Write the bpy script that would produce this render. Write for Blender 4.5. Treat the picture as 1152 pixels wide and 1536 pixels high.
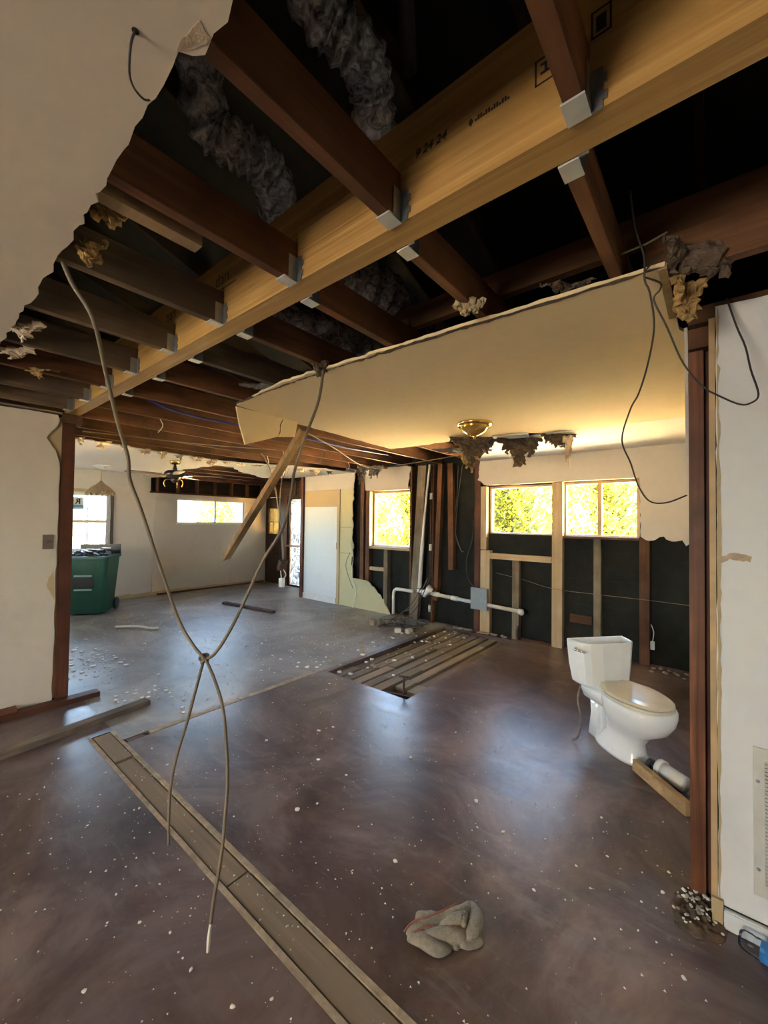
import bpy, bmesh, math, random
import numpy as np
from mathutils import Vector, Matrix, noise
from mathutils.geometry import tessellate_polygon

SC = bpy.context.scene
COL = SC.collection
for o in list(bpy.data.objects):
    bpy.data.objects.remove(o, do_unlink=True)
PI = math.pi
rnd = random.Random(7)

# ------------------------------------------------------------------ camera
CAM_H, YAW, PITCH, ROLL, FPX = 1.56, math.radians(-39.389), math.radians(1.246), math.radians(0.711), 607.6
def camera_axes():
    f = Vector((math.sin(YAW), math.cos(YAW), 0)); r = Vector((math.cos(YAW), -math.sin(YAW), 0)); u = Vector((0, 0, 1))
    f2 = f*math.cos(PITCH) + u*math.sin(PITCH); u2 = u*math.cos(PITCH) - f*math.sin(PITCH)
    r3 = r*math.cos(ROLL) + u2*math.sin(ROLL); u3 = u2*math.cos(ROLL) - r*math.sin(ROLL)
    return r3, u3, f2
cd = bpy.data.cameras.new('camera'); cam = bpy.data.objects.new('camera', cd); COL.objects.link(cam)
_r, _u, _f = camera_axes()
cam.matrix_world = Matrix(((_r.x, _u.x, -_f.x, 0), (_r.y, _u.y, -_f.y, 0), (_r.z, _u.z, -_f.z, CAM_H), (0, 0, 0, 1)))
cd.sensor_fit = 'HORIZONTAL'; cd.sensor_width = 36.0; cd.lens = FPX*36.0/1152.0; cd.clip_start = 0.02; cd.clip_end = 200
SC.camera = cam

# ------------------------------------------------------------------ sky, sun, daylight, exposure
w = bpy.data.worlds.new('sky'); SC.world = w; w.use_nodes = True
nt = w.node_tree; nt.nodes.clear()
wo = nt.nodes.new('ShaderNodeOutputWorld'); wb = nt.nodes.new('ShaderNodeBackground'); ws = nt.nodes.new('ShaderNodeTexSky')
ws.sky_type = 'NISHITA'; ws.sun_disc = False; ws.sun_elevation = math.radians(38); ws.sun_rotation = math.radians(100)
ws.air_density = 1.0; ws.dust_density = 1.5; ws.ozone_density = 1.0
wb.inputs['Strength'].default_value = 2.4
hsv = nt.nodes.new('ShaderNodeHueSaturation'); hsv.inputs['Saturation'].default_value = .85
nt.links.new(ws.outputs[0], hsv.inputs['Color']); nt.links.new(hsv.outputs[0], wb.inputs[0]); nt.links.new(wb.outputs[0], wo.inputs[0])

def lamp(name, kind, energy, color, loc, direction, **kw):
    d = bpy.data.lights.new(name, kind); d.energy = energy; d.color = color
    for k, v in kw.items(): setattr(d, k, v)
    o = bpy.data.objects.new(name, d); COL.objects.link(o); o.location = loc
    o.rotation_euler = Vector(direction).to_track_quat('-Z', 'Y').to_euler()
    return o
SUN_TO = Vector((0.68, -0.32, 0.66))
lamp('sun', 'SUN', 230.0, (1.0, 0.82, 0.55), (6, 2, 12), -SUN_TO, angle=math.radians(0.6))
# area lamps added at unseen openings: inferred rear window, invented family-room one
lamp('daylight_patio_opening', 'AREA', 37, (1.0, 0.965, 0.92), (-1.6, -3.97, 1.45), (0, 1, 0.0), shape='RECTANGLE', size=1.6, size_y=1.1)
lamp('family_room_fill', 'AREA', 6, (0.93, 0.96, 1.0), (-6.7, -.28, 1.45), (0, 1, 0), shape='RECTANGLE', size=1.2, size_y=.9)  # fill lamp at an invented, unseen opening, added to brighten the family room
for nm, loc, d, sx, sz in (('portal_a', (-4.25, 5.47, 1.6), (0, -1, 0), .86, .94), ('portal_b', (-2.05, 5.47, 1.73), (0, -1, 0), .92, .68),
                           ('portal_c', (-1.09, 5.47, 1.73), (0, -1, 0), .84, .68), ('portal_d', (-8.86, 2.15, 1.48), (1, 0, 0), .9, 1.08),
                           ('portal_e', (-8.86, 4.6, 1.70), (1, 0, 0), 1.6, .55)):
    p = lamp(nm, 'AREA', 1, (1, 1, 1), loc, d, shape='RECTANGLE', size=sx, size_y=sz); p.data.cycles.is_portal = True
vs = SC.view_settings
vs.view_transform = 'Standard'; vs.look = 'None'; vs.gamma = 1.0; vs.use_curve_mapping = False; vs.exposure = 1.62
SC.cycles.use_denoising = True
SC.cycles.max_bounces = 10; SC.cycles.diffuse_bounces = 6; SC.cycles.glossy_bounces = 4; SC.cycles.transparent_max_bounces = 12
SC.cycles.sample_clamp_indirect = 20.0

# ------------------------------------------------------------------ helpers
class MB:
    def __init__(s): s.v = []; s.f = []
    def add(s, vs, fs):
        n = len(s.v); s.v += [tuple(p) for p in vs]; s.f += [tuple(i+n for i in q) for q in fs]; return s
    def box(s, x0, x1, y0, y1, z0, z1):
        return s.add([(x, y, z) for z in (z0, z1) for y in (y0, y1) for x in (x0, x1)],
                     [(0, 2, 3, 1), (4, 5, 7, 6), (0, 1, 5, 4), (2, 6, 7, 3), (0, 4, 6, 2), (1, 3, 7, 5)])
    def bar(s, a, b, w, h, up=(0, 0, 1)):
        a, b = Vector(a), Vector(b); d = (b-a).normalized(); u = Vector(up)
        if abs(d.dot(u)) > .98: u = Vector((0, 1, 0))
        x = d.cross(u).normalized(); y = x.cross(d).normalized(); vs = []
        for p in (a, b):
            for i, j in ((-1, -1), (1, -1), (1, 1), (-1, 1)): vs.append(p + x*i*w/2 + y*j*h/2)
        return s.add(vs, [(3, 2, 1, 0), (4, 5, 6, 7), (0, 1, 5, 4), (1, 2, 6, 5), (2, 3, 7, 6), (3, 0, 4, 7)])
    def tube(s, pts, r, n=8, cap=True):
        pts = [Vector(p) for p in pts]; rs = r if isinstance(r, (list, tuple)) else [r]*len(pts)
        t0 = (pts[1]-pts[0]).normalized(); ref = Vector((0, 0, 1)) if abs(t0.z) < .9 else Vector((1, 0, 0))
        x = t0.cross(ref).normalized(); vs = []; fs = []
        for i, p in enumerate(pts):
            t = (pts[min(i+1, len(pts)-1)] - pts[max(i-1, 0)])
            t = t.normalized() if t.length > 1e-9 else t0
            x = (x - t*x.dot(t)); x = x.normalized() if x.length > 1e-6 else t.orthogonal().normalized()
            y = t.cross(x)
            for k in range(n):
                a = 2*PI*k/n; vs.append(p + (x*math.cos(a) + y*math.sin(a))*rs[i])
        for i in range(len(pts)-1):
            for k in range(n): fs.append((i*n+k, i*n+(k+1) % n, (i+1)*n+(k+1) % n, (i+1)*n+k))
        if cap: fs += [tuple(range(n))[::-1], tuple(range((len(pts)-1)*n, len(pts)*n))]
        return s.add(vs, fs)
    def lathe(s, prof, n=24, c=(0, 0, 0), sx=1, sy=1):
        vs = []; fs = []
        for r, z in prof:
            for k in range(n):
                a = 2*PI*k/n; vs.append((c[0]+r*sx*math.cos(a), c[1]+r*sy*math.sin(a), c[2]+z))
        m = len(prof)
        for i in range(m-1):
            for k in range(n): fs.append((i*n+k, i*n+(k+1) % n, (i+1)*n+(k+1) % n, (i+1)*n+k))
        if prof[0][0] > 1e-5: fs.append(tuple(range(n))[::-1])
        if prof[-1][0] > 1e-5: fs.append(tuple(range((m-1)*n, m*n)))
        return s.add(vs, fs)
    def loops(s, rings, cap=True):
        n = len(rings[0]); vs = [p for r in rings for p in r]; fs = []
        for i in range(len(rings)-1):
            for k in range(n): fs.append((i*n+k, i*n+(k+1) % n, (i+1)*n+(k+1) % n, (i+1)*n+k))
        if cap: fs += [tuple(range(n))[::-1], tuple(range((len(rings)-1)*n, len(rings)*n))]
        return s.add(vs, fs)
    def slab(s, outline, fn, t):
        """outline in 2D (u,v), fn(u,v,w)->xyz, thickness t along w from 0"""
        n = len(outline)
        tri = tessellate_polygon([[Vector((u, v, 0)) for u, v in outline]])
        vs = [fn(u, v, 0) for u, v in outline] + [fn(u, v, t) for u, v in outline]
        fs = [tuple(q) for q in tri] + [tuple(i+n for i in reversed(q)) for q in tri]
        fs += [(i, (i+1) % n, n+(i+1) % n, n+i) for i in range(n)]
        return s.add(vs, fs)
    def build(s, name, m, parent=None, smooth=False, local=False, bevel=0, origin=None):
        me = bpy.data.meshes.new(name)
        v = np.array([tuple(p) for p in s.v], float)
        if parent is not None and not local:
            off = np.array(world_off(parent))
        elif parent is None and not local:
            mn, mx = v.min(0), v.max(0); off = np.array([(mn[0]+mx[0])/2, (mn[1]+mx[1])/2, mn[2]])
            if origin is not None: off = np.array(origin, float)
        else: off = np.zeros(3)
        loc = (0, 0, 0)
        if parent is None: loc = tuple(off)
        me.from_pydata([tuple(p) for p in (v-off)], [], s.f)
        bm = bmesh.new(); bm.from_mesh(me); bmesh.ops.recalc_face_normals(bm, faces=bm.faces)
        if bevel: bmesh.ops.bevel(bm, geom=[e for e in bm.edges if e.calc_face_angle(0) > .6], offset=bevel, segments=2, affect='EDGES')
        bm.to_mesh(me); bm.free()
        if smooth: me.polygons.foreach_set('use_smooth', [True]*len(me.polygons))
        me.materials.append(M[m] if isinstance(m, str) else m)
        o = bpy.data.objects.new(name, me); COL.objects.link(o); o.location = loc
        if parent is not None: o.parent = parent
        return o
def world_off(o):
    p = Vector(o.location); q = o.parent
    while q is not None: p += Vector(q.location); q = q.parent
    return tuple(p)
def empty(name, loc, rz=0):
    o = bpy.data.objects.new(name, None); COL.objects.link(o); o.location = loc; o.rotation_euler = (0, 0, rz); o.empty_display_size = .1
    return o
def tag(o, label, cat, group=None):
    o['label'] = label; o['category'] = cat
    if group: o['group'] = group
    return o
def struct(o, label=None):
    o['kind'] = 'structure'
    if label: o['label'] = label
    return o
def smooth_path(pts, k=5):
    P = [Vector(p) for p in pts]; out = []
    for i in range(len(P)-1):
        a, b, c, d = P[max(i-1, 0)], P[i], P[i+1], P[min(i+2, len(P)-1)]
        for j in range(k):
            t = j/k
            out.append(.5*((2*b)+(c-a)*t+(2*a-5*b+4*c-d)*t*t+(3*b-a-3*c+d)*t**3))
    out.append(P[-1]); return out
def ragged(a, b, n, amp, seed, big=0.0):
    """points from a towards b (b left out) with torn jitter across the line"""
    r = random.Random(seed); a = Vector(a); b = Vector(b); d = b-a; nn = Vector((-d.y, d.x)).normalized(); out = []
    for i in range(n):
        t = (i + (r.uniform(-.3, .3) if i else 0))/n
        o = 0 if i == 0 else r.uniform(-amp, amp) + (big*noise.noise(Vector((t*7+seed*3.1, seed, 0))) if big else 0)
        p = a + d*t + nn*o; out.append((p.x, p.y))
    return out
def crumpled(name, m, parent, fn, wid, hgt, seed, thick=.012, nu=16, nv=14, amp=.03, frac=.35, taper=.6):
    """torn hanging sheet: grid with a ragged outline, crumpled out of plane, thickened"""
    mb = MB(); idx = {}; vs = []; fs = []
    def keep(u, v):
        e = 1 - abs(2*u-1)**2.2
        drop = e*(.55+.45*noise.noise(Vector((u*4+seed, seed*1.7, 0)))) + .25*noise.noise(Vector((u*13+seed, 3, seed)))
        return v < max(.12, drop*(1.0+frac))
    def vert(i, j):
        if (i, j) not in idx:
            u, v = i/nu, j/nv; r = random.Random(i*131+j*17+seed*7)
            uu = (u-.5)*(1-taper*v*.5)+.03*r.uniform(-1, 1); q = Vector((u*3+seed, v*3, seed*.7))
            ww = amp*(noise.noise(q)*1.6 + .6*noise.noise(q*3)) + amp*.3*r.uniform(-1, 1)
            idx[(i, j)] = len(vs); vs.append(fn(uu*wid, -v*hgt + .02*hgt*r.uniform(-1, 1), ww))
        return idx[(i, j)]
    for i in range(nu):
        for j in range(nv):
            if keep((i+.5)/nu, (j+.5)/nv): fs.append((vert(i, j), vert(i+1, j), vert(i+1, j+1), vert(i, j+1)))
    mb.add(vs, fs); o = mb.build(name, m, parent)
    md = o.modifiers.new('thickness', 'SOLIDIFY'); md.thickness = thick; md.offset = 0
    return o
def yplane(y, s=1):      # u=x, v=z, depth along +y
    return lambda u, v, w: (u, y + s*w, v)
def xplane(x, s=1):
    return lambda u, v, w: (x + s*w, u, v)
def zplane(z, s=1):
    return lambda u, v, w: (u, v, z + s*w)

# ------------------------------------------------------------------ materials
M = {}
def nodes(name, rough=.6, metal=0.0, spec=.5):
    m = bpy.data.materials.new(name); m.use_nodes = True; t = m.node_tree; b = t.nodes['Principled BSDF']
    b.inputs['Roughness'].default_value = rough; b.inputs['Metallic'].default_value = metal
    b.inputs['Specular IOR Level'].default_value = spec
    M[name] = m; return m, t, b
def coords(t, scale=(1, 1, 1), kind='Object'):
    c = t.nodes.new('ShaderNodeTexCoord'); mp = t.nodes.new('ShaderNodeMapping'); mp.inputs['Scale'].default_value = scale
    t.links.new(c.outputs[kind], mp.inputs[0]); return mp.outputs[0]
def nz(t, vec, scale, detail=4, rough=.55, dist=0):
    n = t.nodes.new('ShaderNodeTexNoise'); n.inputs['Scale'].default_value = scale; n.inputs['Detail'].default_value = detail
    n.inputs['Roughness'].default_value = rough; n.inputs['Distortion'].default_value = dist
    t.links.new(vec, n.inputs['Vector']); return n.outputs[0]
def ramp(t, fac, stops):
    r = t.nodes.new('ShaderNodeValToRGB'); e = r.color_ramp.elements
    while len(e) < len(stops): e.new(.5)
    for i, (p, c) in enumerate(stops): e[i].position = p; e[i].color = (*c, 1) if len(c) == 3 else c
    t.links.new(fac, r.inputs[0]); return r.outputs[0]
def mix(t, fac, a, b, mode='MIX'):
    n = t.nodes.new('ShaderNodeMix'); n.data_type = 'RGBA'; n.blend_type = mode
    for s, v in ((0, fac), (6, a), (7, b)):
        if hasattr(v, 'is_linked') or hasattr(v, 'links'): t.links.new(v, n.inputs[s])
        else: n.inputs[s].default_value = v if s == 0 else (*v, 1)
    return n.outputs[2]
def bump(t, b, h, strength=.2, dist=.01):
    n = t.nodes.new('ShaderNodeBump'); n.inputs['Strength'].default_value = strength; n.inputs['Distance'].default_value = dist
    t.links.new(h, n.inputs['Height']); t.links.new(n.outputs[0], b.inputs['Normal'])
def simple(name, c, rough=.5, metal=0.0, var=.12, scale=9, spec=.5, bmp=0):
    m, t, b = nodes(name, rough, metal, spec); v = coords(t)
    f = nz(t, v, scale, 5)
    t.links.new(ramp(t, f, [(.3, tuple(x*(1-var) for x in c)), (.7, tuple(min(1, x*(1+var)) for x in c))]), b.inputs['Base Color'])
    if bmp: bump(t, b, nz(t, v, scale*4, 4), bmp)
    return m
def wood(name, c_dark, c_light, axis, rough=.65, grain=26, stain=None):
    m, t, b = nodes(name, rough, 0, .3)
    sc = [grain, grain, grain]; sc['xyz'.index(axis)] = 1.1
    oi = t.nodes.new('ShaderNodeObjectInfo')
    c = t.nodes.new('ShaderNodeTexCoord'); ad = t.nodes.new('ShaderNodeVectorMath'); ad.operation = 'ADD'
    sh = t.nodes.new('ShaderNodeVectorMath'); sh.operation = 'SCALE'; sh.inputs[0].default_value = (3, 5, 7); t.links.new(oi.outputs['Random'], sh.inputs['Scale'])
    t.links.new(c.outputs['Object'], ad.inputs[0]); t.links.new(sh.outputs[0], ad.inputs[1])
    mp = t.nodes.new('ShaderNodeMapping'); mp.inputs['Scale'].default_value = sc; t.links.new(ad.outputs[0], mp.inputs[0])
    g = nz(t, mp.outputs[0], 1.0, 5, .6, .6)
    col = ramp(t, g, [(.32, c_dark), (.66, c_light)])
    big = nz(t, ad.outputs[0], 2.3, 3)
    col = mix(t, ramp(t, big, [(.35, (0, 0, 0)), (.7, (1, 1, 1))]), col, stain or tuple(x*.6 for x in c_dark))
    mm = t.nodes.new('ShaderNodeMix'); mm.data_type = 'RGBA'; mm.inputs[0].default_value = .35
    hs = t.nodes.new('ShaderNodeHueSaturation'); mr = t.nodes.new('ShaderNodeMapRange')
    mr.inputs[3].default_value = .78; mr.inputs[4].default_value = 1.2; t.links.new(oi.outputs['Random'], mr.inputs[0])
    t.links.new(col, hs.inputs['Color']); t.links.new(mr.outputs[0], hs.inputs['Value'])
    t.links.new(hs.outputs[0], b.inputs['Base Color']); bump(t, b, g, .25, .004)
    return m
def drywall(name, c, dirt=(.35, .30, .24), amount=.35, rough=.75):
    m, t, b = nodes(name, rough, 0, .3); v = coords(t)
    f = nz(t, v, 1.7, 6, .65); g = nz(t, v, 14, 4)
    base = ramp(t, g, [(.3, tuple(x*.96 for x in c)), (.7, c)])
    t.links.new(mix(t, ramp(t, f, [(.56, (0, 0, 0)), (.80, (amount,)*3)]), base, dirt), b.inputs['Base Color'])
    bump(t, b, nz(t, v, 90, 3), .06, .003); return m
drywall('front_ceiling_paint', (.62, .535, .42)); drywall('kitchen_ceiling_warm_lit', (.82, .65, .40), amount=.15)  # kitchen ceiling: warm window light is mixed into its paint colour
drywall('left_wall_paint', (.62, .56, .465)); drywall('far_wall_paint', (.60, .57, .52)); drywall('right_wall_paint', (.74, .76, .75), amount=.12)
drywall('back_wall_paint', (.58, .54, .475), amount=.2); drywall('family_ceiling_paint', (.66, .63, .58), amount=.15)
drywall('tan_paper', (.50, .39, .22)); drywall('yellow_board', (.58, .55, .33), amount=.45); drywall('white_panel_paint', (.72, .78, .79), amount=.15)
simple('drywall_core', (.60, .52, .40), .9, bmp=.3)
wood('wood_beam', (.32, .165, .045), (.62, .38, .13), 'x', .55, 44, (.48, .275, .08))
wood('wood_joist', (.13, .048, .018), (.27, .115, .045), 'y', .7)
wood('wood_joist_grey', (.13, .085, .05), (.25, .17, .10), 'y', .8)
wood('wood_x_dark', (.10, .045, .02), (.19, .09, .04), 'x', .75)
wood('wood_stud_red', (.13, .055, .025), (.24, .11, .05), 'z', .7)
wood('wood_post_left', (.085, .028, .014), (.15, .055, .03), 'z', .6)
wood('wood_post_right', (.12, .040, .016), (.31, .13, .06), 'z', .5, 34)
wood('wood_stud_new', (.45, .33, .19), (.62, .49, .31), 'z', .7, 22, (.44, .31, .17))
wood('wood_x_new', (.45, .33, .19), (.62, .49, .31), 'x', .7, 22, (.44, .31, .17))
wood('wood_stud_grey', (.22, .17, .11), (.36, .29, .20), 'z', .8)
wood('wood_plate_red', (.11, .04, .02), (.20, .08, .045), 'y', .6)
wood('wood_board_grey', (.16, .12, .09), (.30, .24, .18), 'y', .8)
wood('wood_plank_pit', (.17, .125, .085), (.32, .25, .175), 'y', .85, 22, (.24, .185, .13))
wood('wood_plank_dark', (.05, .03, .025), (.10, .065, .05), 'x', .8)
wood('wood_strip', (.24, .18, .12), (.36, .28, .20), 'x', .85, 18, (.30, .235, .165))
wood('wood_loose_tan', (.36, .22, .10), (.52, .35, .18), 'x', .7)
wood('wood_stick', (.20, .115, .05), (.32, .20, .10), 'z', .7)
wood('wood_door', (.035, .016, .010), (.07, .032, .018), 'z', .45)
wood('plywood', (.45, .26, .10), (.60, .38, .17), 'y', .7, 10)
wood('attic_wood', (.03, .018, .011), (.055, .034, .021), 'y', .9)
def felt():
    m, t, b = nodes('black_felt', .8, 0, .3); v = coords(t)
    f = nz(t, v, 3, 6, .7)
    t.links.new(ramp(t, f, [(.35, (.008, .008, .006)), (.75, (.024, .023, .016))]), b.inputs['Base Color']); bump(t, b, nz(t, v, 40, 4), .2, .004)
felt()
def floor_mat(name, stops, dust, r0, r1, dust_lo=.55):
    m, t, b = nodes(name, .4, 0, .5); v = coords(t)
    a = nz(t, v, 1.25, 7, .68, .7); c = nz(t, coords(t, (1, 5, 1)), 2.2, 6, .7); d = nz(t, v, 16, 6, .75); e = nz(t, v, .7, 4, .6)
    col = ramp(t, a, stops)
    col = mix(t, ramp(t, c, [(dust_lo, (0, 0, 0)), (.82, (.55,)*3)]), col, dust)
    col = mix(t, ramp(t, d, [(.60, (0, 0, 0)), (.74, (.55,)*3)]), col, tuple(x*.8 for x in dust))
    col = mix(t, ramp(t, e, [(.5, (0, 0, 0)), (.75, (.35,)*3)]), col, (.06, .03, .028))
    t.links.new(col, b.inputs['Base Color'])
    rr = t.nodes.new('ShaderNodeMapRange'); rr.inputs[3].default_value = r0; rr.inputs[4].default_value = r1
    t.links.new(c, rr.inputs[0]); t.links.new(rr.outputs[0], b.inputs['Roughness'])
    bump(t, b, nz(t, v, 24, 6, .7), .12, .006)
floor_mat('floor_mauve', [(.36, (.046, .025, .024)), (.5, (.116, .077, .073)), (.62, (.205, .155, .146))], (.32, .265, .245), .2, .46)
floor_mat('floor_grey', [(.34, (.13, .115, .105)), (.5, (.22, .205, .19)), (.64, (.33, .31, .295))], (.42, .40, .38), .26, .6, .5)
simple('mortar_tan', (.40, .32, .225), .95, var=.3, scale=18, bmp=.5)
simple('dirt_brown', (.13, .092, .062), .95, var=.35, scale=16, bmp=.6)
simple('plaster_chip', (.88, .86, .82), .9, var=.15, scale=30)
simple('rubble', (.42, .35, .27), .95, var=.35, scale=30, bmp=.5)
simple('galvanized', (.40, .41, .42), .38, .85, .15, 30)
simple('galvanized_bright', (.70, .68, .62), .45, .5, .08, 20)
simple('steel_grey_plate', (.30, .33, .35), .5, .4, .1, 20)
simple('black_plastic', (.014, .014, .015), .4)
simple('pvc_white', (.70, .68, .62), .35, var=.1)
simple('pvc_bright', (.80, .78, .74), .3, var=.06)
simple('porcelain', (.86, .88, .87), .09, var=.02, spec=.6)
simple('seat_cream', (.70, .64, .50), .22, var=.05)
simple('rust', (.10, .05, .03), .8, .3, .4, 40, bmp=.4)
simple('chrome', (.75, .75, .74), .12, 1.0, .03)
simple('brass', (.78, .55, .20), .18, 1.0, .08)
simple('brass_glass', (.72, .44, .12), .14, .7, .15, 22)
simple('cable_tan', (.19, .15, .10), .55, var=.15)
simple('cable_white', (.70, .68, .60), .5)
simple('cable_dark', (.05, .04, .035), .5)
simple('pipe_blue', (.03, .035, .22), .4)
simple('green_bin', (.007, .062, .037), .38, var=.15)
simple('green_label', (.25, .36, .33), .5)
simple('trash_bag', (.02, .022, .022), .25, var=.3, scale=14, bmp=.4)
simple('plate_brown', (.16, .115, .10), .5)
simple('outlet_white', (.72, .70, .64), .4)
simple('grille_paint', (.60, .61, .55), .5, .1, .1, 12)
simple('dark_gap', (.01, .01, .01), .9)
simple('insulation_brown', (.14, .095, .06), .95, var=.4, scale=24, bmp=.8)
simple('insulation_gold', (.40, .25, .09), .95, var=.35, scale=20, bmp=.8)
simple('insulation_grey', (.20, .18, .155), .95, var=.35, scale=24, bmp=.8)
simple('paper_torn', (.52, .41, .29), .95, var=.3, scale=12, bmp=.4)
simple('towel_cloth', (.34, .305, .24), .95, var=.15, scale=60, bmp=.5)
simple('towel_border', (.32, .12, .09), .95, var=.2, scale=40)
simple('fan_dark', (.035, .026, .02), .4)
simple('fan_blade', (.30, .23, .17), .5)
simple('shell_shade', (.30, .21, .11), .4, var=.25, scale=30)
simple('ink', (.03, .024, .02), .8)
simple('frame_white', (.74, .75, .74), .4, var=.05)
simple('frame_wood_light', (.52, .36, .18), .6, var=.15)
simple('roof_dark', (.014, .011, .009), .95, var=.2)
simple('exterior_siding', (.55, .52, .46), .8)
simple('blue_label', (.04, .22, .55), .35, var=.4, scale=25)
simple('sign_white', (.8, .8, .8), .5); simple('sign_blue', (.16, .38, .55), .5)
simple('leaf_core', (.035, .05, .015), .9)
simple('bark', (.10, .07, .045), .9)
simple('fence_wood', (.50, .36, .20), .85, var=.2, scale=6)
simple('lattice_brown', (.22, .13, .07), .7)
def duct_mat():
    m, t, b = nodes('duct_foil', .25, .25, .6); v = coords(t, (22, 22, 22))
    f = nz(t, v, 1.0, 6, .7, 1.2)
    t.links.new(ramp(t, f, [(.38, (.10, .098, .10)), (.52, (.45, .44, .45)), (.66, (.92, .90, .92))]), b.inputs['Base Color']); bump(t, b, f, .6, .010)
duct_mat()
def ground_mat():
    m, t, b = nodes('dry_lawn', .95, 0, .1); v = coords(t)
    f = nz(t, v, .6, 6); t.links.new(ramp(t, f, [(.3, (.62, .50, .31)), (.7, (.74, .62, .42))]), b.inputs['Base Color'])
ground_mat()
def leaf_mat(name, a, c):
    m = bpy.data.materials.new(name); m.use_nodes = True; t = m.node_tree; t.nodes.clear(); M[name] = m
    out = t.nodes.new('ShaderNodeOutputMaterial'); d = t.nodes.new('ShaderNodeBsdfDiffuse'); tr = t.nodes.new('ShaderNodeBsdfTranslucent'); mx = t.nodes.new('ShaderNodeMixShader')
    g = t.nodes.new('ShaderNodeNewGeometry')
    col = ramp(t, nz(t, coords(t), 9.0, 4, .75), [(.36, a), (.62, c)])
    t.links.new(col, d.inputs[0]); t.links.new(col, tr.inputs[0]); mx.inputs[0].default_value = .6
    t.links.new(d.outputs[0], mx.inputs[1]); t.links.new(tr.outputs[0], mx.inputs[2]); t.links.new(mx.outputs[0], out.inputs[0])
leaf_mat('leaves_yellow', (.045, .06, .007), (.22, .20, .028)); leaf_mat('leaves_green', (.03, .05, .007), (.17, .175, .032))
def glass_mat(name, tint=(1, 1, 1), gloss=.06, rough=.0):
    m = bpy.data.materials.new(name); m.use_nodes = True; t = m.node_tree; t.nodes.clear(); M[name] = m
    out = t.nodes.new('ShaderNodeOutputMaterial'); a = t.nodes.new('ShaderNodeBsdfTransparent'); a.inputs[0].default_value = (*tint, 1)
    g = t.nodes.new('ShaderNodeBsdfGlossy'); g.inputs['Roughness'].default_value = rough; mx = t.nodes.new('ShaderNodeMixShader')
    lw = t.nodes.new('ShaderNodeFresnel'); lw.inputs[0].default_value = 1.0 + gloss*7
    t.links.new(lw.outputs[0], mx.inputs[0]); t.links.new(a.outputs[0], mx.inputs[1]); t.links.new(g.outputs[0], mx.inputs[2]); t.links.new(mx.outputs[0], out.inputs[0])
glass_mat('window_glass', (.95, .97, .96), .012); glass_mat('clear_plastic', (.93, .95, .97), .03, .12); glass_mat('frosted_lite', (.85, .74, .52), .06, .2)
def foil_glass():
    m = bpy.data.materials.new('wrinkled_plastic'); m.use_nodes = True; t = m.node_tree; t.nodes.clear(); M['wrinkled_plastic'] = m
    out = t.nodes.new('ShaderNodeOutputMaterial'); d = t.nodes.new('ShaderNodeBsdfTranslucent'); g = t.nodes.new('ShaderNodeBsdfGlossy'); mx = t.nodes.new('ShaderNodeMixShader')
    f = nz(t, coords(t, (1, 1, .5)), 13, 5, .75, 2.2)
    col = ramp(t, f, [(.36, (.004, .005, .007)), (.48, (.035, .055, .09)), (.60, (.16, .19, .22))])
    t.links.new(col, d.inputs[0]); g.inputs['Roughness'].default_value = .2; g.inputs['Color'].default_value = (.6, .66, .74, 1); mx.inputs[0].default_value = .25
    t.links.new(d.outputs[0], mx.inputs[1]); t.links.new(g.outputs[0], mx.inputs[2]); t.links.new(mx.outputs[0], out.inputs[0])
foil_glass()

# ------------------------------------------------------------------ large structure
CZ = 2.44                     # underside of joists and beam
def holed(mb, plane, a0, a1, z0, z1, d0, d1, holes):
    A = sorted({a0, a1} | {h[0] for h in holes} | {h[1] for h in holes}); Z = sorted({z0, z1} | {h[2] for h in holes} | {h[3] for h in holes})
    A = [a for a in A if a0 <= a <= a1]; Z = [z for z in Z if z0 <= z <= z1]
    for i in range(len(A)-1):
        for j in range(len(Z)-1):
            ca, cz = (A[i]+A[i+1])/2, (Z[j]+Z[j+1])/2
            if any(h[0] < ca < h[1] and h[2] < cz < h[3] for h in holes): continue
            if plane == 'y': mb.box(A[i], A[i+1], d0, d1, Z[j], Z[j+1])
            else: mb.box(d0, d1, A[i], A[i+1], Z[j], Z[j+1])
    return mb
def part(name, m, parent, boxes, bevel=0):
    mb = MB()
    for b in boxes: mb.box(*b)
    return mb.build(name, m, parent, bevel=bevel)

# ground and floors
g = MB().box(-40, 40, -40, 40, -.5, -.22).build('ground', 'dry_lawn'); struct(g)
fl = MB()
for b in ((-4.27, 3.2, -4, .915), (-4.27, -3.42, .915, 1.075), (-3.17, 3.2, 1.075, 2.9), (-2.1, 3.2, 2.9, 5.45), (-3.1, -2.1, 5.25, 5.45), (-3.17, -3.1, 2.9, 5.45)):
    fl.box(b[0], b[1], b[2], b[3], -.2, 0)
floor = fl.build('floor', 'floor_mauve', origin=(0, 0, 0)); struct(floor)
fg = MB()
for b in ((-8.95, -4.27, -.3, 6.1), (-4.27, -3.23, 1.075, 6.1), (-3.23, -3.17, 2.9, 6.1)):
    fg.box(b[0], b[1], b[2], b[3], -.2, 0)
floor2 = fg.build('floor_family_room', 'floor_grey', origin=(0, 0, 0)); struct(floor2)
part('wall_track_bed', 'dirt_brown', floor, [(-3.42, 3.2, .915, 1.075, -.2, -.03)])
part('mortar_edge', 'mortar_tan', floor, [(-3.42, 3.2, .915, .938, -.03, .0015)])
part('mortar_edge', 'mortar_tan', floor, [(-3.42, 3.2, 1.052, 1.075, -.03, .0015)])
for x0, x1, dz in ((-3.40, -2.97, .002), (-2.945, -1.62, -.004), (-1.61, -.35, -.003), (-.342, 1.1, -.005), (1.11, 3.2, -.004)):
    part('track_board', 'wood_strip', floor, [(x0, x1, .946, 1.044, -.03, dz)])
sm = MB(); sm.box(-3.23, -3.17, 1.075, 2.9, -.2, -.012)
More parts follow.
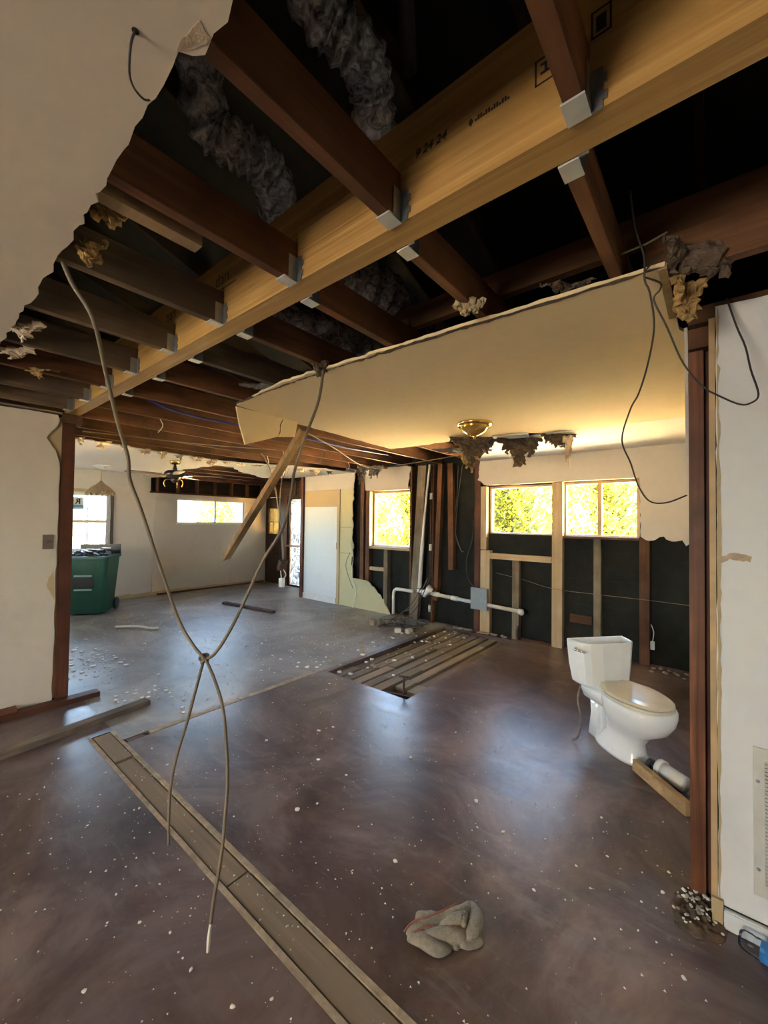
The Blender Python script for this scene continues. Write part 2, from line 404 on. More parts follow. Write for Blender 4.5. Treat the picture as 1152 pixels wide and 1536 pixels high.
sm.build('seam_bed', 'dirt_brown', floor)
for y0, y1 in ((1.24, 1.95), (1.955, 2.9)):
    part('seam_strip', 'mortar_tan', floor, [(-3.226, -3.174, y0, y1, -.012, .002)])
part('broken_seam_piece', 'wood_plate_red', floor, [(-3.23, -3.18, 1.09, 1.2, -.012, -.004)])
# opened floor with exposed planks
part('pit_bed', 'dirt_brown', floor, [(-3.1, -2.1, 2.9, 5.25, -.2, -.11)])
px = -3.085; k = 0
for wdt, dz, cuts in ((.13, -.035, (3.3, 4.6)), (.12, -.03, (3.45, 4.7)), (.125, -.03, (3.6, 4.45)), (.12, -.035, (3.3, 4.75)), (.13, -.028, (3.55, 4.4)), (.12, -.032, (3.42, 4.9)), (.125, -.04, (3.3, 4.6))):
    ys = [2.905 if k < 5 else 3.12] + [c + rnd.uniform(-.1, .1) for c in cuts] + [5.23]
    for a, b in zip(ys[:-1], ys[1:]):
        part('subfloor_plank', 'wood_plank_pit', floor, [(px, px+wdt-.022, a+.006, b-.006, -.11, dz+rnd.uniform(-.012, .006))])
    px += wdt + .013; k += 1

# exterior / back wall
W1 = (-4.70, -3.84, 1.12, 2.07); W2 = (-2.50, -1.61, 1.40, 2.065); W3 = (-1.50, -.675, 1.40, 2.075)
wb_ = holed(MB(), 'y', -6.43, 3.3, -.2, 2.75, 5.425, 5.49, [W1, W2, W3])
back = wb_.build('wall_back', 'black_felt'); struct(back)
def stud(x0, x1, z0, z1, m='wood_stud_red', y0=5.33, y1=5.42, name='stud'):
    return part(name, m, back, [(x0, x1, y0, y1, z0, z1)])
stud(-4.92, -4.84, .0, 2.44); stud(-4.79, -4.71, .0, 2.44, 'wood_stud_red'); stud(-4.70, -3.84, 1.075, 1.115, 'wood_x_new', name='window_sill_block')
stud(-4.37, -4.29, .02, 1.07, 'wood_stud_grey'); stud(-4.70, -4.38, .70, .76, 'wood_x_new', 5.34, 5.42, 'blocking')
stud(-4.70, -3.84, 2.075, 2.12, 'frame_wood_light', name='window_header')
lean = MB().bar((-3.745, 5.365, .0), (-3.60, 5.365, 2.44), .15, .085, (0, 1, 0)); lean.build('stud', 'wood_stud_grey', back)
stud(-3.835, -3.80, .0, 2.44, 'wood_stud_red')
MB().bar((-3.41, 5.37, .0), (-3.40, 5.37, 2.44), .045, .09, (0, 1, 0)).build('stud', 'wood_stud_red', back)
MB().bar((-3.345, 5.37, .35), (-3.27, 5.37, 2.44), .075, .085, (0, 1, 0)).build('stud', 'wood_stud_red', back)
MB().bar((-3.07, 5.37, .84), (-3.10, 5.37, 2.44), .085, .085, (0, 1, 0)).build('stud', 'wood_stud_red', back)
stud(-2.69, -2.60, .0, 2.44, 'wood_post_left')
stud(-2.595, -2.455, .0, 1.16, 'wood_stud_new'); stud(-2.595, -2.51, 1.17, 2.065, 'wood_stud_new')
stud(-2.45, -1.62, 1.05, 1.125, 'wood_x_new', name='header'); stud(-2.13, -2.04, .0, 1.045, 'wood_stud_grey')
stud(-1.615, -1.49, .0, 2.07, 'wood_stud_new'); stud(-1.135, -1.06, .0, 1.37, 'wood_stud_grey')
stud(-.67, -.575, .0, 1.42, 'wood_stud_red'); stud(-1.485, -.675, 1.372, 1.398, 'wood_plate_red', name='window_sill_block')
stud(-2.50, -.66, 2.08, 2.13, 'wood_x_new', name='window_header')
part('bottom_plate', 'wood_x_dark', back, [(-2.03, -1.62, 5.34, 5.42, 0, .03)])
part('bottom_plate', 'wood_x_dark', back, [(-4.2, -3.84, 5.34, 5.42, 0, .03)])
# remaining drywall on the back wall
def board(name, m, outline, y=5.3285, t=-.013, parent=back):
    return MB().slab(outline, yplane(y), t).build(name, m, parent)
R = ragged
board('drywall', 'back_wall_paint', [(-.088, 2.46), (-2.60, 2.46)] + R((-2.60, 2.46), (-2.64, 2.16), 6, .03, 11) + R((-2.64, 2.16), (-2.50, 2.075), 3, .015, 12)
      + R((-2.50, 2.075), (-.668, 2.085), 24, .010, 13) + R((-.668, 2.085), (-.655, 1.42), 14, .008, 14) + R((-.655, 1.42), (-.088, 1.36), 14, .028, 15, .05) + [(-.088, 1.36)])
board('drywall', 'back_wall_paint', [(-3.82, 2.46), (-4.86, 2.46)] + R((-4.86, 2.46), (-4.80, 2.09), 5, .02, 16) + [(-4.80, 2.09), (-3.87, 2.09)] + R((-3.87, 2.09), (-3.82, 2.46), 5, .02, 17))
board('drywall', 'back_wall_paint', [(-6.44, 2.14), (-6.44, 2.52), (-5.02, 2.52)] + R((-5.02, 2.52), (-5.08, 2.15), 6, .03, 18) + [(-5.08, 2.14)])
board('bare_paper_strip', 'tan_paper', [(-6.44, 1.82), (-6.44, 2.138), (-5.49, 2.138), (-5.49, 1.82)])
board('white_wall_panel', 'white_panel_paint', [(-6.43, .0), (-6.43, 1.818), (-5.49, 1.818), (-5.49, .0)], 5.322, -.014)
part('base_strip', 'frame_white', back, [(-6.43, -5.49, 5.288, 5.307, 0, .11)])
part('panel_trim', 'tan_paper', back, [(-5.485, -5.42, 5.300, 5.3285, 0, 2.138)])
board('yellow_board', 'yellow_board', [(-5.418, 0), (-5.418, 2.138), (-5.09, 2.138)] + R((-5.09, 2.138), (-5.09, .52), 26, .03, 19, .03) + R((-5.09, .52), (-4.72, .50), 5, .012, 20)
      + R((-4.72, .50), (-4.42, .30), 6, .025, 21) + R((-4.42, .30), (-4.20, .03), 6, .02, 22) + [(-4.20, 0)])
for z in (.95, 1.42):
    part('taped_seam', 'tan_paper', back, [(-5.41, -5.12, 5.313, 5.3155, z, z+.02)])
part('wall_hole_wood', 'wood_x_dark', back, [(-1.42, -1.17, 5.405, 5.424, .33, .43)])
for z in (.86, 1.20, .55):
    part('felt_lap', 'black_felt', back, [(-1.48, -.67, 5.4195, 5.4251, z, z+.014)])

# windows in the back wall
def window_unit(n, hole, mull=(), fm='frame_wood_light', y=5.43, depth=.07, thick=.03):
    x0, x1, z0, z1 = hole; root = empty('window_%d' % n, ((x0+x1)/2, y, z0)); struct(root)
    for a in ((x0, x0+thick, z0, z1), (x1-thick, x1, z0, z1)):
        part('window_jamb', fm, root, [(a[0], a[1], y-.004, y+depth, a[2], a[3])])
    part('window_head', fm, root, [(x0+thick, x1-thick, y-.004, y+depth, z1-thick, z1)])
    part('window_sill', 'frame_white', root, [(x0+thick, x1-thick, y-.008, y+depth, z0, z0+thick*.7)])
    xs = [x0+thick] + [c for c in mull] + [x1-thick]
    for c in mull: part('mullion', fm, root, [(c-.022, c+.022, y-.006, y+depth, z0+thick*.7, z1-thick)])
    for a, b in zip(xs[:-1], xs[1:]):
        part('pane', 'window_glass', root, [(a, b, y+.045, y+.049, z0+thick*.7, z1-thick)])
    return root
window_unit(1, W1, thick=.035); window_unit(2, W2); window_unit(3, W3, (-1.09,))
# deep reddish jamb lining of the small kitchen window
part('jamb_lining', 'frame_wood_light', back, [(-4.705, -4.70, 5.33, 5.43, 1.12, 2.07)])

# far left wall with strip window and double-hung window
XL = -8.77
SW = (3.82, 5.40, 1.455, 1.97); DW = (1.70, 2.60, .95, 2.0)
wl = holed(MB(), 'x', -.3, 3.30, 0, CZ+.2, XL-.012, XL, [DW]); holed(wl, 'x', 3.30, 6.0, 0, 2.10, XL-.012, XL, [SW])
far = wl.build('wall_far_left', 'far_wall_paint'); struct(far)
holed(MB(), 'x', -.3, 6.1, -.2, 2.7, XL-.16, XL-.11, [DW, SW]).build('sheathing', 'exterior_siding', far)
for y in np.arange(3.42, 6.0, .41):
    part('stud', 'wood_stud_red', far, [(XL-.10, XL-.014, y, y+.04, 2.02, 2.40)])
part('top_plate', 'wood_plate_red', far, [(XL-.10, XL+.0, 3.32, 6.0, 2.40, 2.48)])
part('ledger', 'wood_plate_red', far, [(XL-.10, XL+.004, 3.28, 5.99, 2.065, 2.10)])
part('wall_batten', 'far_wall_paint', far, [(XL, XL+.012, 3.36, 3.40, 0.06, 2.06)])
part('wall_batten', 'far_wall_paint', far, [(XL, XL+.006, 5.05, 5.09, 0.06, 1.44)])
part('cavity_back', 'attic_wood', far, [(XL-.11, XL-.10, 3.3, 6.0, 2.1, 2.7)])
mb = MB(); mb.slab([(2.2, 0)] + [(2.2, .085)] + R((2.2, .085), (5.95, .065), 40, .012, 31) + [(5.95, .065), (5.95, 0)], xplane(XL+.001), .012)
mb.build('torn_base_edge', 'tan_paper', far)
bb = MB().box(XL+.002, XL+.035, 3.45, 5.95, 0, .035).build('baseboard_far', 'wood_plate_red'); struct(bb)
root = empty('window_4', (XL-.05, 4.6, 1.455)); struct(root)
for a in ((SW[0], SW[0]+.035), (SW[1]-.035, SW[1]), (4.66, 4.70)):
    part('window_jamb', 'frame_white', root, [(XL-.09, XL-.04, a[0], a[1], SW[2], SW[3])])
for z in ((SW[2], SW[2]+.03), (SW[3]-.03, SW[3])):
    part('window_rail', 'frame_white', root, [(XL-.09, XL-.04, SW[0]+.035, SW[1]-.035, z[0], z[1])])
part('window_sill', 'frame_white', root, [(XL-.04, XL+.03, SW[0]-.02, SW[1]+.02, SW[2]-.02, SW[2])])
for a, b in ((SW[0]+.035, 4.66), (4.70, SW[1]-.035)):
    part('pane', 'window_glass', root, [(XL-.07, XL-.066, a, b, SW[2]+.03, SW[3]-.03)])
root = empty('window_5', (XL-.05, 2.15, .95)); struct(root)
for a in ((DW[0], DW[0]+.05), (DW[1]-.05, DW[1])):
    part('window_jamb', 'frame_white', root, [(XL-.10, XL-.03, a[0], a[1], DW[2], DW[3])])
for z in ((DW[2], DW[2]+.05), (1.46, 1.51), (DW[3]-.05, DW[3])):
    part('window_rail', 'frame_white', root, [(XL-.10, XL-.03, DW[0]+.05, DW[1]-.05, z[0], z[1])])
for y in (1.99, 2.27):
    part('muntin', 'frame_white', root, [(XL-.085, XL-.055, y-.008, y+.008, DW[2]+.05, DW[3]-.05)])
for z in (1.72, 1.23):
    part('muntin', 'frame_white', root, [(XL-.08, XL-.06, DW[0]+.05, DW[1]-.05, z-.008, z+.008)])
part('pane', 'window_glass', root, [(XL-.074, XL-.070, DW[0]+.05, DW[1]-.05, DW[2]+.05, DW[3]-.05)])
part('side_casing', 'cable_dark', far, [(XL-.01, XL+.035, 2.60, 2.655, .93, 2.02)])
part('head_casing', 'frame_wood_light', far, [(XL, XL+.03, 1.66, 2.64, 2.02, 2.07)])

# entry recess with door and side light
ent = holed(MB(), 'y', -8.95, -6.3, -.2, 2.75, 6.0, 6.08, [(-8.72, -8.14, 0, 2.10), (-7.80, -7.34, .04, 2.03)]).build('wall_entry', 'wood_door'); struct(ent)
part('entry_header', 'wood_x_dark', ent, [(-8.77, -6.45, 5.97, 6.0, 2.13, 2.5)])
part('cripple', 'wood_stud_red', ent, [(-8.30, -8.24, 5.955, 5.97, 2.13, 2.42)]); part('cripple', 'wood_stud_red', ent, [(-7.6, -7.54, 5.955, 5.97, 2.13, 2.42)])
part('jamb', 'wood_stud_red', ent, [(-7.98, -7.87, 5.96, 6.0, 0, 2.12)]); part('jamb', 'wood_stud_red', ent, [(-7.33, -7.22, 5.96, 6.0, 0, 2.12)])
side = MB().box(-6.50, -6.40, 5.345, 6.0, -.2, 2.75).build('wall_entry_side', 'back_wall_paint'); struct(side)
part('corner_post', 'wood_post_left', side, [(-6.515, -6.44, 5.27, 5.343, 0, 2.50)])
dr = empty('door_1', (-8.43, 6.0, 0)); struct(dr)
mb = MB(); holed(mb, 'y', -8.715, -8.145, .01, 2.095, 6.005, 6.05, [(-8.66, -8.25, 1.20, 1.83)]); mb.build('door_leaf', 'wood_door', dr)
for z in (.18, .68):
    part('door_panel', 'wood_door', dr, [(-8.64, -8.22, 5.995, 6.004, z, z+.40)], .004)
part('door_pane', 'frosted_lite', dr, [(-8.66, -8.25, 6.02, 6.026, 1.20, 1.83)])
part('door_muntin', 'frame_wood_light', dr, [(-8.465, -8.445, 6.0, 6.012, 1.20, 1.83)]); part('door_muntin', 'frame_wood_light', dr, [(-8.66, -8.25, 6.0, 6.012, 1.49, 1.51)])
MB().lathe([(.0, -.06), (.03, -.055), (.034, -.03), (.016, -.01), (.016, .0)], 12).build('door_knob', 'pvc_bright', dr, True, local=True)
k_ = [c for c in dr.children if c.name.startswith('door_knob')][0]; k_.rotation_euler = (-PI/2, 0, 0); k_.location = (.02, -.0, .954)
root = empty('window_6', (-7.57, 6.0, .04)); struct(root)
mb = MB(); n = 22
vs_ = []
for j in range(n+1):
    for i in range(5):
        x = -7.79 + .44*i/4; z = .05 + 1.97*j/n
        vs_.append((x, 6.03 + .03*noise.noise(Vector((x*9, 0, z*6))), z))
mb.add(vs_, [(j*5+i, j*5+i+1, (j+1)*5+i+1, (j+1)*5+i) for j in range(n) for i in range(4)])
mb.build('plastic_covered_pane', 'wrinkled_plastic', root, True)
part('window_rail', 'wood_stud_grey', root, [(-7.85, -7.25, 5.93, 5.96, .93, .965)])

# stub wall at left with its end stud and floor plate
wall_l = MB().slab([(-4, .03), (.60, .03)] + R((.60, .03), (.885, .015), 4, .006, 40) + R((.885, .015), (.895, 1.95), 30, .006, 41) + R((.895, 1.95), (.86, 2.12), 3, .01, 42)
                   + R((.86, 2.12), (.80, 2.21), 3, .012, 43) + R((.80, 2.21), (.885, 2.37), 4, .012, 44) + R((.885, 2.37), (.87, 2.415), 2, .004, 45) + R((.87, 2.415), (-4, 2.42), 30, .006, 46) + [(-4, 2.42)],
                   xplane(-4.27, -1), .013).build('wall_left', 'left_wall_paint'); struct(wall_l)
part('lath_backing', 'tan_paper', wall_l, [(-4.30, -4.284, .55, .905, .05, 2.40)])
MB().slab(R((.885, .86), (.83, 1.0), 5, .01, 160)+R((.83, 1.0), (.885, 1.14), 5, .012, 161), xplane(-4.2695), .0012).build('torn_paper_patch', 'tan_paper', wall_l)
part('outer_face', 'far_wall_paint', wall_l, [(-4.39, -4.377, -4, .97, 0, 2.44)])
part('end_stud', 'wood_post_left', wall_l, [(-4.376, -4.268, .905, .995, 0, 2.36)], .003)
part('post_cap', 'wood_x_dark', wall_l, [(-4.38, -4.262, .90, 1.04, 2.36, 2.438)])
part('inner_stud', 'wood_post_left', wall_l, [(-4.376, -4.302, .50, .545, 0, 2.4)])
part('bottom_plate', 'wood_plate_red', wall_l, [(-4.262, -4.165, -3.9, 1.20, 0, .042)], .002)
part('plate_offcut', 'wood_plate_red', wall_l, [(-4.264, -4.20, -1.0, .66, .043, .075)])
part('top_plate', 'wood_board_grey', wall_l, [(-4.38, -4.255, -4, .898, 2.425, 2.438)])

# right hand walls
wr = MB().slab([(.0, .012), (3.2, .012), (3.2, 2.46)] + R((3.2, 2.46), (.0, 2.445), 24, .008, 50) + R((.0, 2.445), (.0, .012), 40, .003, 51), yplane(2.10), .014).build('wall_right', 'right_wall_paint'); struct(wr)
part('edge_strip', 'frame_wood_light', wr, [(-.022, -.002, 2.098, 2.122, .03, 2.40)])
mb = MB(); mb.slab([(-.001, .05)] + R((-.001, .05), (.004, 2.44), 50, .0025, 52) + R((.006, 2.44), (.014, 1.75), 16, .006, 53) + R((.014, 1.75), (.006, .05), 40, .003, 54), yplane(2.0985), -.0015)
mb.build('torn_paper_edge', 'tan_paper', wr)
MB().slab(R((.0, 1.43), (.05, 1.452), 5, .004, 150)+R((.05, 1.452), (.105, 1.44), 5, .003, 151)+R((.105, 1.44), (.10, 1.418), 2, .002, 152)+R((.10, 1.418), (.04, 1.428), 6, .004, 153)+R((.04, 1.428), (.0, 1.40), 4, .003, 154), yplane(2.0995), -.003).build('torn_paper_patch', 'paper_torn', wr)
MB().slab(R((.06, 1.424), (.098, 1.440), 3, .002, 155)+R((.098, 1.440), (.095, 1.422), 2, .001, 156)+[(.08, 1.420)], yplane(2.0965), -.002).build('exposed_hole', 'tan_paper', wr)
part('end_post', 'wood_post_right', wr, [(-.092, -.040, 2.19, 2.28, 0, 2.31)], .003)
part('inner_post', 'wood_post_left', wr, [(-.0395, -.0165, 2.225, 2.28, 0, 2.31)])
part('post_head_block', 'wood_stud_red', wr, [(-.092, -.02, 2.17, 2.28, 2.315, 2.40)])
part('top_plate', 'wood_x_dark', wr, [(-.09, 3.2, 2.12, 2.21, 2.40, 2.47)])
part('inner_backing', 'black_felt', wr, [(-.015, 3.2, 2.205, 2.215, 0, 2.39)])
part('stud', 'wood_post_left', wr, [(.02, .06, 2.116, 2.20, .03, 2.39)])
kr = MB().slab([(2.29, 0), (5.42, 0), (5.42, 2.44)] + R((5.42, 2.44), (2.29, 2.42), 20, .01, 55) + R((2.29, 2.42), (2.285, 0), 30, .008, 56), xplane(-.086, 1), .013).build('wall_kitchen_right', 'back_wall_paint'); struct(kr)
MB().slab([(2.16, 2.41), (2.285, 2.42), (2.285, 1.70)] + R((2.285, 1.70), (2.20, 2.41), 14, .012, 57), xplane(-.106, 1), .012).build('torn_plaster_edge', 'back_wall_paint', kr)
part('back_face', 'black_felt', kr, [(-.03, -.02, 2.29, 5.42, 0, 2.43)])
bbr = MB(); bbr.box(.016, 3.2, 2.078, 2.0985, .002, .074)
bbr = bbr.build('baseboard_right', 'right_wall_paint', bevel=.004); struct(bbr)
part('baseboard_shadow_gap', 'dark_gap', bbr, [(.016, 3.2, 2.097, 2.0995, .0745, .078)])
part('baseboard_end', 'tan_paper', bbr, [(-.02, .014, 2.085, 2.12, .0, .10)])

# shell of the room behind the camera, attic and roof
nearw = holed(MB(), 'y', -4.4, 3.3, -.2, 2.75, -4.1, -4.0, [(-2.4, -.8, .9, 2.0)]).build('wall_near', 'left_wall_paint'); struct(nearw)
eastw = holed(MB(), 'x', -4.1, 2.2, -.2, 2.75, 3.2, 3.3, []); eastw.box(3.2, 3.3, 2.2, 5.5, -.2, 2.75)
eastw = eastw.build('wall_east', 'left_wall_paint'); struct(eastw)
famn = holed(MB(), 'y', -9.05, -4.39, -.2, 4.1, -.4, -.3, [(-7.3, -6.1, 1.0, 1.9)]).box(-4.49, -4.392, -4.1, -.3, -.2, 4.1).box(-9.06, -8.90, -.4, 6.1, 2.35, 2.75).build('wall_family_near', 'far_wall_paint'); struct(famn)  # the unseen opening in this wall is invented to let fill light in
rf = MB()
def roofz(y): return 4.25 - abs(y-.9)*.335
for (ya, yb) in ((-4.7, .9), (.9, 6.3)):
    za, zb = roofz(ya), roofz(yb)
    rf.add([(x, y, z+dz) for dz in (0, .12) for (y, z) in ((ya, za), (yb, zb)) for x in (-9.4, 3.8)], [(0, 2, 3, 1), (4, 5, 7, 6), (0, 1, 5, 4), (2, 6, 7, 3), (0, 4, 6, 2), (1, 3, 7, 5)])
for x in (-9.0, 3.25):
    rf.add([(x+d, y, z) for d in (0, .05) for y, z in ((-4.1, 2.6), (6.1, 2.4), (.9, 4.25))], [(0, 1, 2), (3, 5, 4), (0, 3, 4, 1), (1, 4, 5, 2), (2, 5, 3, 0)])
roof = rf.build('roof', 'roof_dark'); struct(roof)
pr = MB().box(-6, 4, -10, -4.1, 2.45, 2.56).box(3.8, 3.9, -10, -4.1, -.22, 2.45).box(-6, 3.9, -10.1, -10, -.22, 1.7).build('rear_shade_screen', 'exterior_siding'); struct(pr)  # unseen roof and walls added to keep sunlight off the rear opening
for x in np.arange(-8.6, 3.2, .61):
    for (ya, yb) in ((-4.0, .88), (.92, 5.9)):
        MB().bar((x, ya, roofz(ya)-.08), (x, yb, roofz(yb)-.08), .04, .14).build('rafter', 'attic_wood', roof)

# ceilings
fc = MB().slab([(3.2, -4), (3.2, .33)] + R((3.2, .33), (-.60, .335), 30, .008, 60) + [(-.60, .335), (-.655, .352), (-.69, .345), (-.735, .352), (-.755, .338), (-.768, .318)] + R((-.768, .318), (-.80, .322), 2, .004, 61)
               + R((-.80, .322), (-1.20, .330), 10, .004, 62) + R((-1.20, .330), (-1.55, .342), 12, .012, 63) + R((-1.55, .342), (-2.75, .326), 24, .010, 64) + R((-2.75, .326), (-4.26, .33), 20, .012, 65) + [(-4.26, .33), (-4.26, -4)], zplane(CZ-.014), .0135).build('ceiling_front', 'front_ceiling_paint'); struct(fc)
MB().slab(R((-.772, .316), (-.74, .312), 3, .004, 66)+R((-.74, .312), (-.69, .32), 4, .004, 67)+R((-.69, .32), (-.70, .344), 2, .003, 68)+R((-.70, .344), (-.757, .334), 4, .004, 69), zplane(CZ-.0150), .0008).build('torn_paper_patch', 'paper_torn', fc)
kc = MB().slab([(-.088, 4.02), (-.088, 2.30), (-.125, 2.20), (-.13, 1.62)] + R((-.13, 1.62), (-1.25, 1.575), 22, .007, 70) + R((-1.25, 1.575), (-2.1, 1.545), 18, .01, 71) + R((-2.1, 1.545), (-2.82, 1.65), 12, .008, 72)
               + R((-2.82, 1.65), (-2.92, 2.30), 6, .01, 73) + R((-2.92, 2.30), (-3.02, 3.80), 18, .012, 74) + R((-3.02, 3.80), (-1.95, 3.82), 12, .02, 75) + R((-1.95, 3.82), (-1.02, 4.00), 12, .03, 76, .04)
               + R((-1.02, 4.00), (-.088, 4.02), 6, .004, 77), zplane(CZ-.016), .0145).build('ceiling_kitchen', 'kitchen_ceiling_warm_lit'); struct(kc)
kc2 = MB().slab([(-.088, 4.025)] + R((-.088, 4.025), (-1.02, 4.01), 5, .003, 78) + R((-1.02, 4.01), (-1.95, 4.05), 10, .03, 79) + R((-1.95, 4.05), (-2.36, 4.55), 5, .03, 80) + R((-2.36, 4.55), (-2.58, 5.30), 6, .03, 81) + [(-2.58, 5.315), (-.088, 5.315)],
                zplane(CZ-.016), .0145).build('ceiling_rear', 'family_ceiling_paint'); struct(kc2)
MB().slab(R((-.14, 1.618), (-1.25, 1.572), 40, .006, 170) + R((-1.25, 1.572), (-2.78, 1.60), 50, .010, 171) + R((-2.78, 1.63), (-2.1, 1.572), 16, .006, 172) + R((-2.1, 1.572), (-1.25, 1.598), 26, .012, 173) + R((-1.25, 1.598), (-.14, 1.632), 40, .008, 174), zplane(CZ-.0185), .002).build('torn_paper_edge', 'insulation_brown', kc)
part('edge_lath', 'wood_loose_tan', kc, [(-.150, -.125, 1.63, 2.05, CZ-.022, CZ-.002)])
lc = MB().slab([(-5.35, -.3), (-8.765, -.3)] + R((-8.765, -.3), (-8.765, 3.42), 2, 0, 82) + R((-8.765, 3.42), (-7.6, 3.30), 8, .03, 83) + R((-7.6, 3.30), (-6.3, 3.32), 10, .05, 84) + R((-6.3, 3.32), (-6.28, 3.64), 3, .03, 91) + R((-6.28, 3.64), (-6.84, 4.17), 6, .05, 85) + R((-6.84, 4.17), (-7.34, 4.94), 6, .05, 86) + R((-7.34, 4.94), (-6.75, 5.32), 5, .04, 92) + [(-6.75, 5.32), (-5.06, 5.32)] + R((-5.06, 5.32), (-5.15, 4.6), 8, .05, 87) + R((-5.15, 4.6), (-5.75, 3.2), 14, .05, 88, .06) + R((-5.75, 3.2), (-5.62, 2.0), 12, .03, 89, .04) + R((-5.62, 2.0), (-5.40, 1.0), 14, .03, 90) + [(-5.40, 1.0)],
               zplane(CZ-.014), .0135).build('ceiling_family_room', 'family_ceiling_paint'); struct(lc)

# ------------------------------------------------------------------ beam and joists
bm_ = empty('ceiling_beam', (-.5, .978, CZ)); tag(bm_, 'new yellow pine double beam spanning the whole room under the open attic', 'beam')
part('beam_ply', 'wood_beam', bm_, [(-4.36, 3.2, .934, .978, CZ, 2.745)])
part('beam_ply', 'wood_beam', bm_, [(-4.36, 3.2, .978, 1.022, CZ, 2.745)])
def text(name, s, size, loc, m='ink', parent=None, rot=(PI/2, 0, 0), shear=0, mirror=False, bold=0.0):
    c = bpy.data.curves.new(name, 'FONT'); c.body = s; c.size = size; c.extrude = .0004; c.shear = shear; c.offset = bold
    t = bpy.data.objects.new(name, c); COL.objects.link(t)
    me = bpy.data.meshes.new_from_object(t.evaluated_get(bpy.context.evaluated_depsgraph_get()))
    bpy.data.objects.remove(t, do_unlink=True)
    if mirror:
        for v in me.vertices: v.co.x = -v.co.x
    o = bpy.data.objects.new(name, me); COL.objects.link(o); me.materials.append(M[m])
    off = Vector(world_off(parent)) if parent else Vector((0, 0, 0))
    o.location = Vector(loc)-off; o.rotation_euler = rot
    if parent: o.parent = parent
    return o
text('date_stamp', '9 24 24', .034, (-.668, .9333, 2.603), parent=bm_, shear=.2, bold=.0006)
mb = MB(); mb.slab([(-.497, 2.600), (-.490, 2.612), (-.483, 2.600), (-.490, 2.588)], yplane(.9338), -.0006); mb.build('mill_mark', 'ink', bm_)
mb = MB()
for i in range(13):
    x = -.478 + i*.0072; h = .006 + .007*abs(math.sin(i*2.1)); mb.box(x, x+.0052, .9332, .9338, 2.595, 2.595+h)
mb.build('faint_grade_print', 'ink', bm_)
def frame_stamp(x0, x1, z0, z1, bars):
    mb = MB(); t = .004
    for b in ((x0, x1, z0, z0+t), (x0, x1, z1-t, z1), (x0, x0+t, z0, z1), (x1-t, x1, z0, z1)): mb.box(b[0], b[1], .9332, .9338, b[2], b[3])
    for b in bars: mb.box(b[0], b[1], .9332, .9338, b[2], b[3])
    mb.build('grade_stamp', 'ink', bm_)
frame_stamp(-.325, -.275, 2.578, 2.640, [(-.312, -.288, 2.60, 2.606), (-.312, -.288, 2.62, 2.626), (-.303, -.297, 2.606, 2.62)])
frame_stamp(-.205, -.165, 2.60, 2.66, [(-.195, -.175, 2.61, 2.645)])
text('mill_print', 'dan', .085, (-1.80, .9333, 2.628), parent=bm_, bold=-.001); text('mill_print', 'pan', .085, (-2.33, .9333, 2.628), parent=bm_, bold=-.001)
MB().slab([(-1.83, 2.605), (-1.62, 2.605), (-1.62, 2.609), (-1.83, 2.609)], yplane(.9338), -.0006).build('mill_print_line', 'ink', bm_)

JW, JH = .040, .145
ORD = ['first', 'second', 'third', 'fourth', 'fifth', 'sixth', 'seventh', 'eighth', 'ninth', 'tenth', 'eleventh']
def hanger(root, x0, x1, near=True):
    mb = MB(); y0, y1 = (.872, .932) if near else (1.024, 1.084); fy = (.9285, .9325) if near else (1.0235, 1.0275)
    MB().box(x0-.004, x1+.004, y0, y1, CZ-.006, CZ-.001).build('hanger_seat', 'galvanized_bright', root)
    for a in (x0-.004, x1+.001): mb.box(a, a+.003, y0+.02, y1, CZ-.004, CZ+.085)
    for j in range(5):
        zz = CZ-.004 + j*.018
        mb.box(x1+.003, x1+.026+(.008 if j % 2 else 0), fy[0], fy[1], zz, zz+.018)
    return mb.build('joist_hanger', 'galvanized', root)
nearx = [.27, -.247, -.755, -1.235, -1.757, -2.25, -2.76, -3.21, -3.69, -4.13]
tone = ['reddish brown', 'orange brown', 'deep red-brown', 'dark red-brown', 'weathered brown', 'grey-brown', 'grey-brown', 'dark brown', 'grey-brown', 'dark grey']
for i, x in enumerate(nearx[1:]):
    m = 'wood_joist_grey' if i in (3, 4, 5, 7, 8) else 'wood_joist'
    root = empty('ceiling_joist', (x+JW/2, .9, CZ))
    tag(root, '%s joist %s from the right, hung on the near side of the yellow beam' % (tone[i+1], ORD[i]), 'joist', 'joists on the near side of the beam')
    part('timber', m, root, [(x, x+JW, -3.9, .931, CZ+.0005, CZ+JH)], .002); hanger(root, x, x+JW)
farx = [-.295, -.797, -1.285, -1.760, -2.255, -2.74, -3.27]
for i, x in enumerate(farx):
    m = 'wood_joist_grey' if i in (4,) else 'wood_joist'
    root = empty('ceiling_joist', (x+JW/2, 1.1, CZ))
    tag(root, 'dark joist %s from the right on the far side of the yellow beam' % ORD[i], 'joist', 'joists on the far side of the beam')
    part('timber', m, root, [(x, x+JW, 1.025, 5.32, CZ+.0005, CZ+JH)], .002); hanger(root, x, x+JW, False)
for i, x in enumerate((-3.83, -4.34, -4.855, -5.33)):
    y0 = 1.025 if i == 0 else -.25
    root = empty('ceiling_joist', (x+JW/2, 2.5, CZ))
    tag(root, 'long red joist over the family room, %s beyond the end of the yellow beam' % ORD[i], 'joist', 'family room joists')
    part('timber', 'wood_joist', root, [(x, x+JW, 1.045 if i == 1 else y0, 5.32, CZ+.0005, CZ+JH)], .002)
for i, x in enumerate((-5.9, -6.5, -7.1, -7.7, -8.3)):
    root = MB().box(x, x+JW, -.25, 5.95, CZ+.001, CZ+JH).build('ceiling_joist', 'wood_joist')
    tag(root, 'dark joist above the family room ceiling, %s from the open side' % ORD[i], 'joist', 'joists above the family room ceiling')
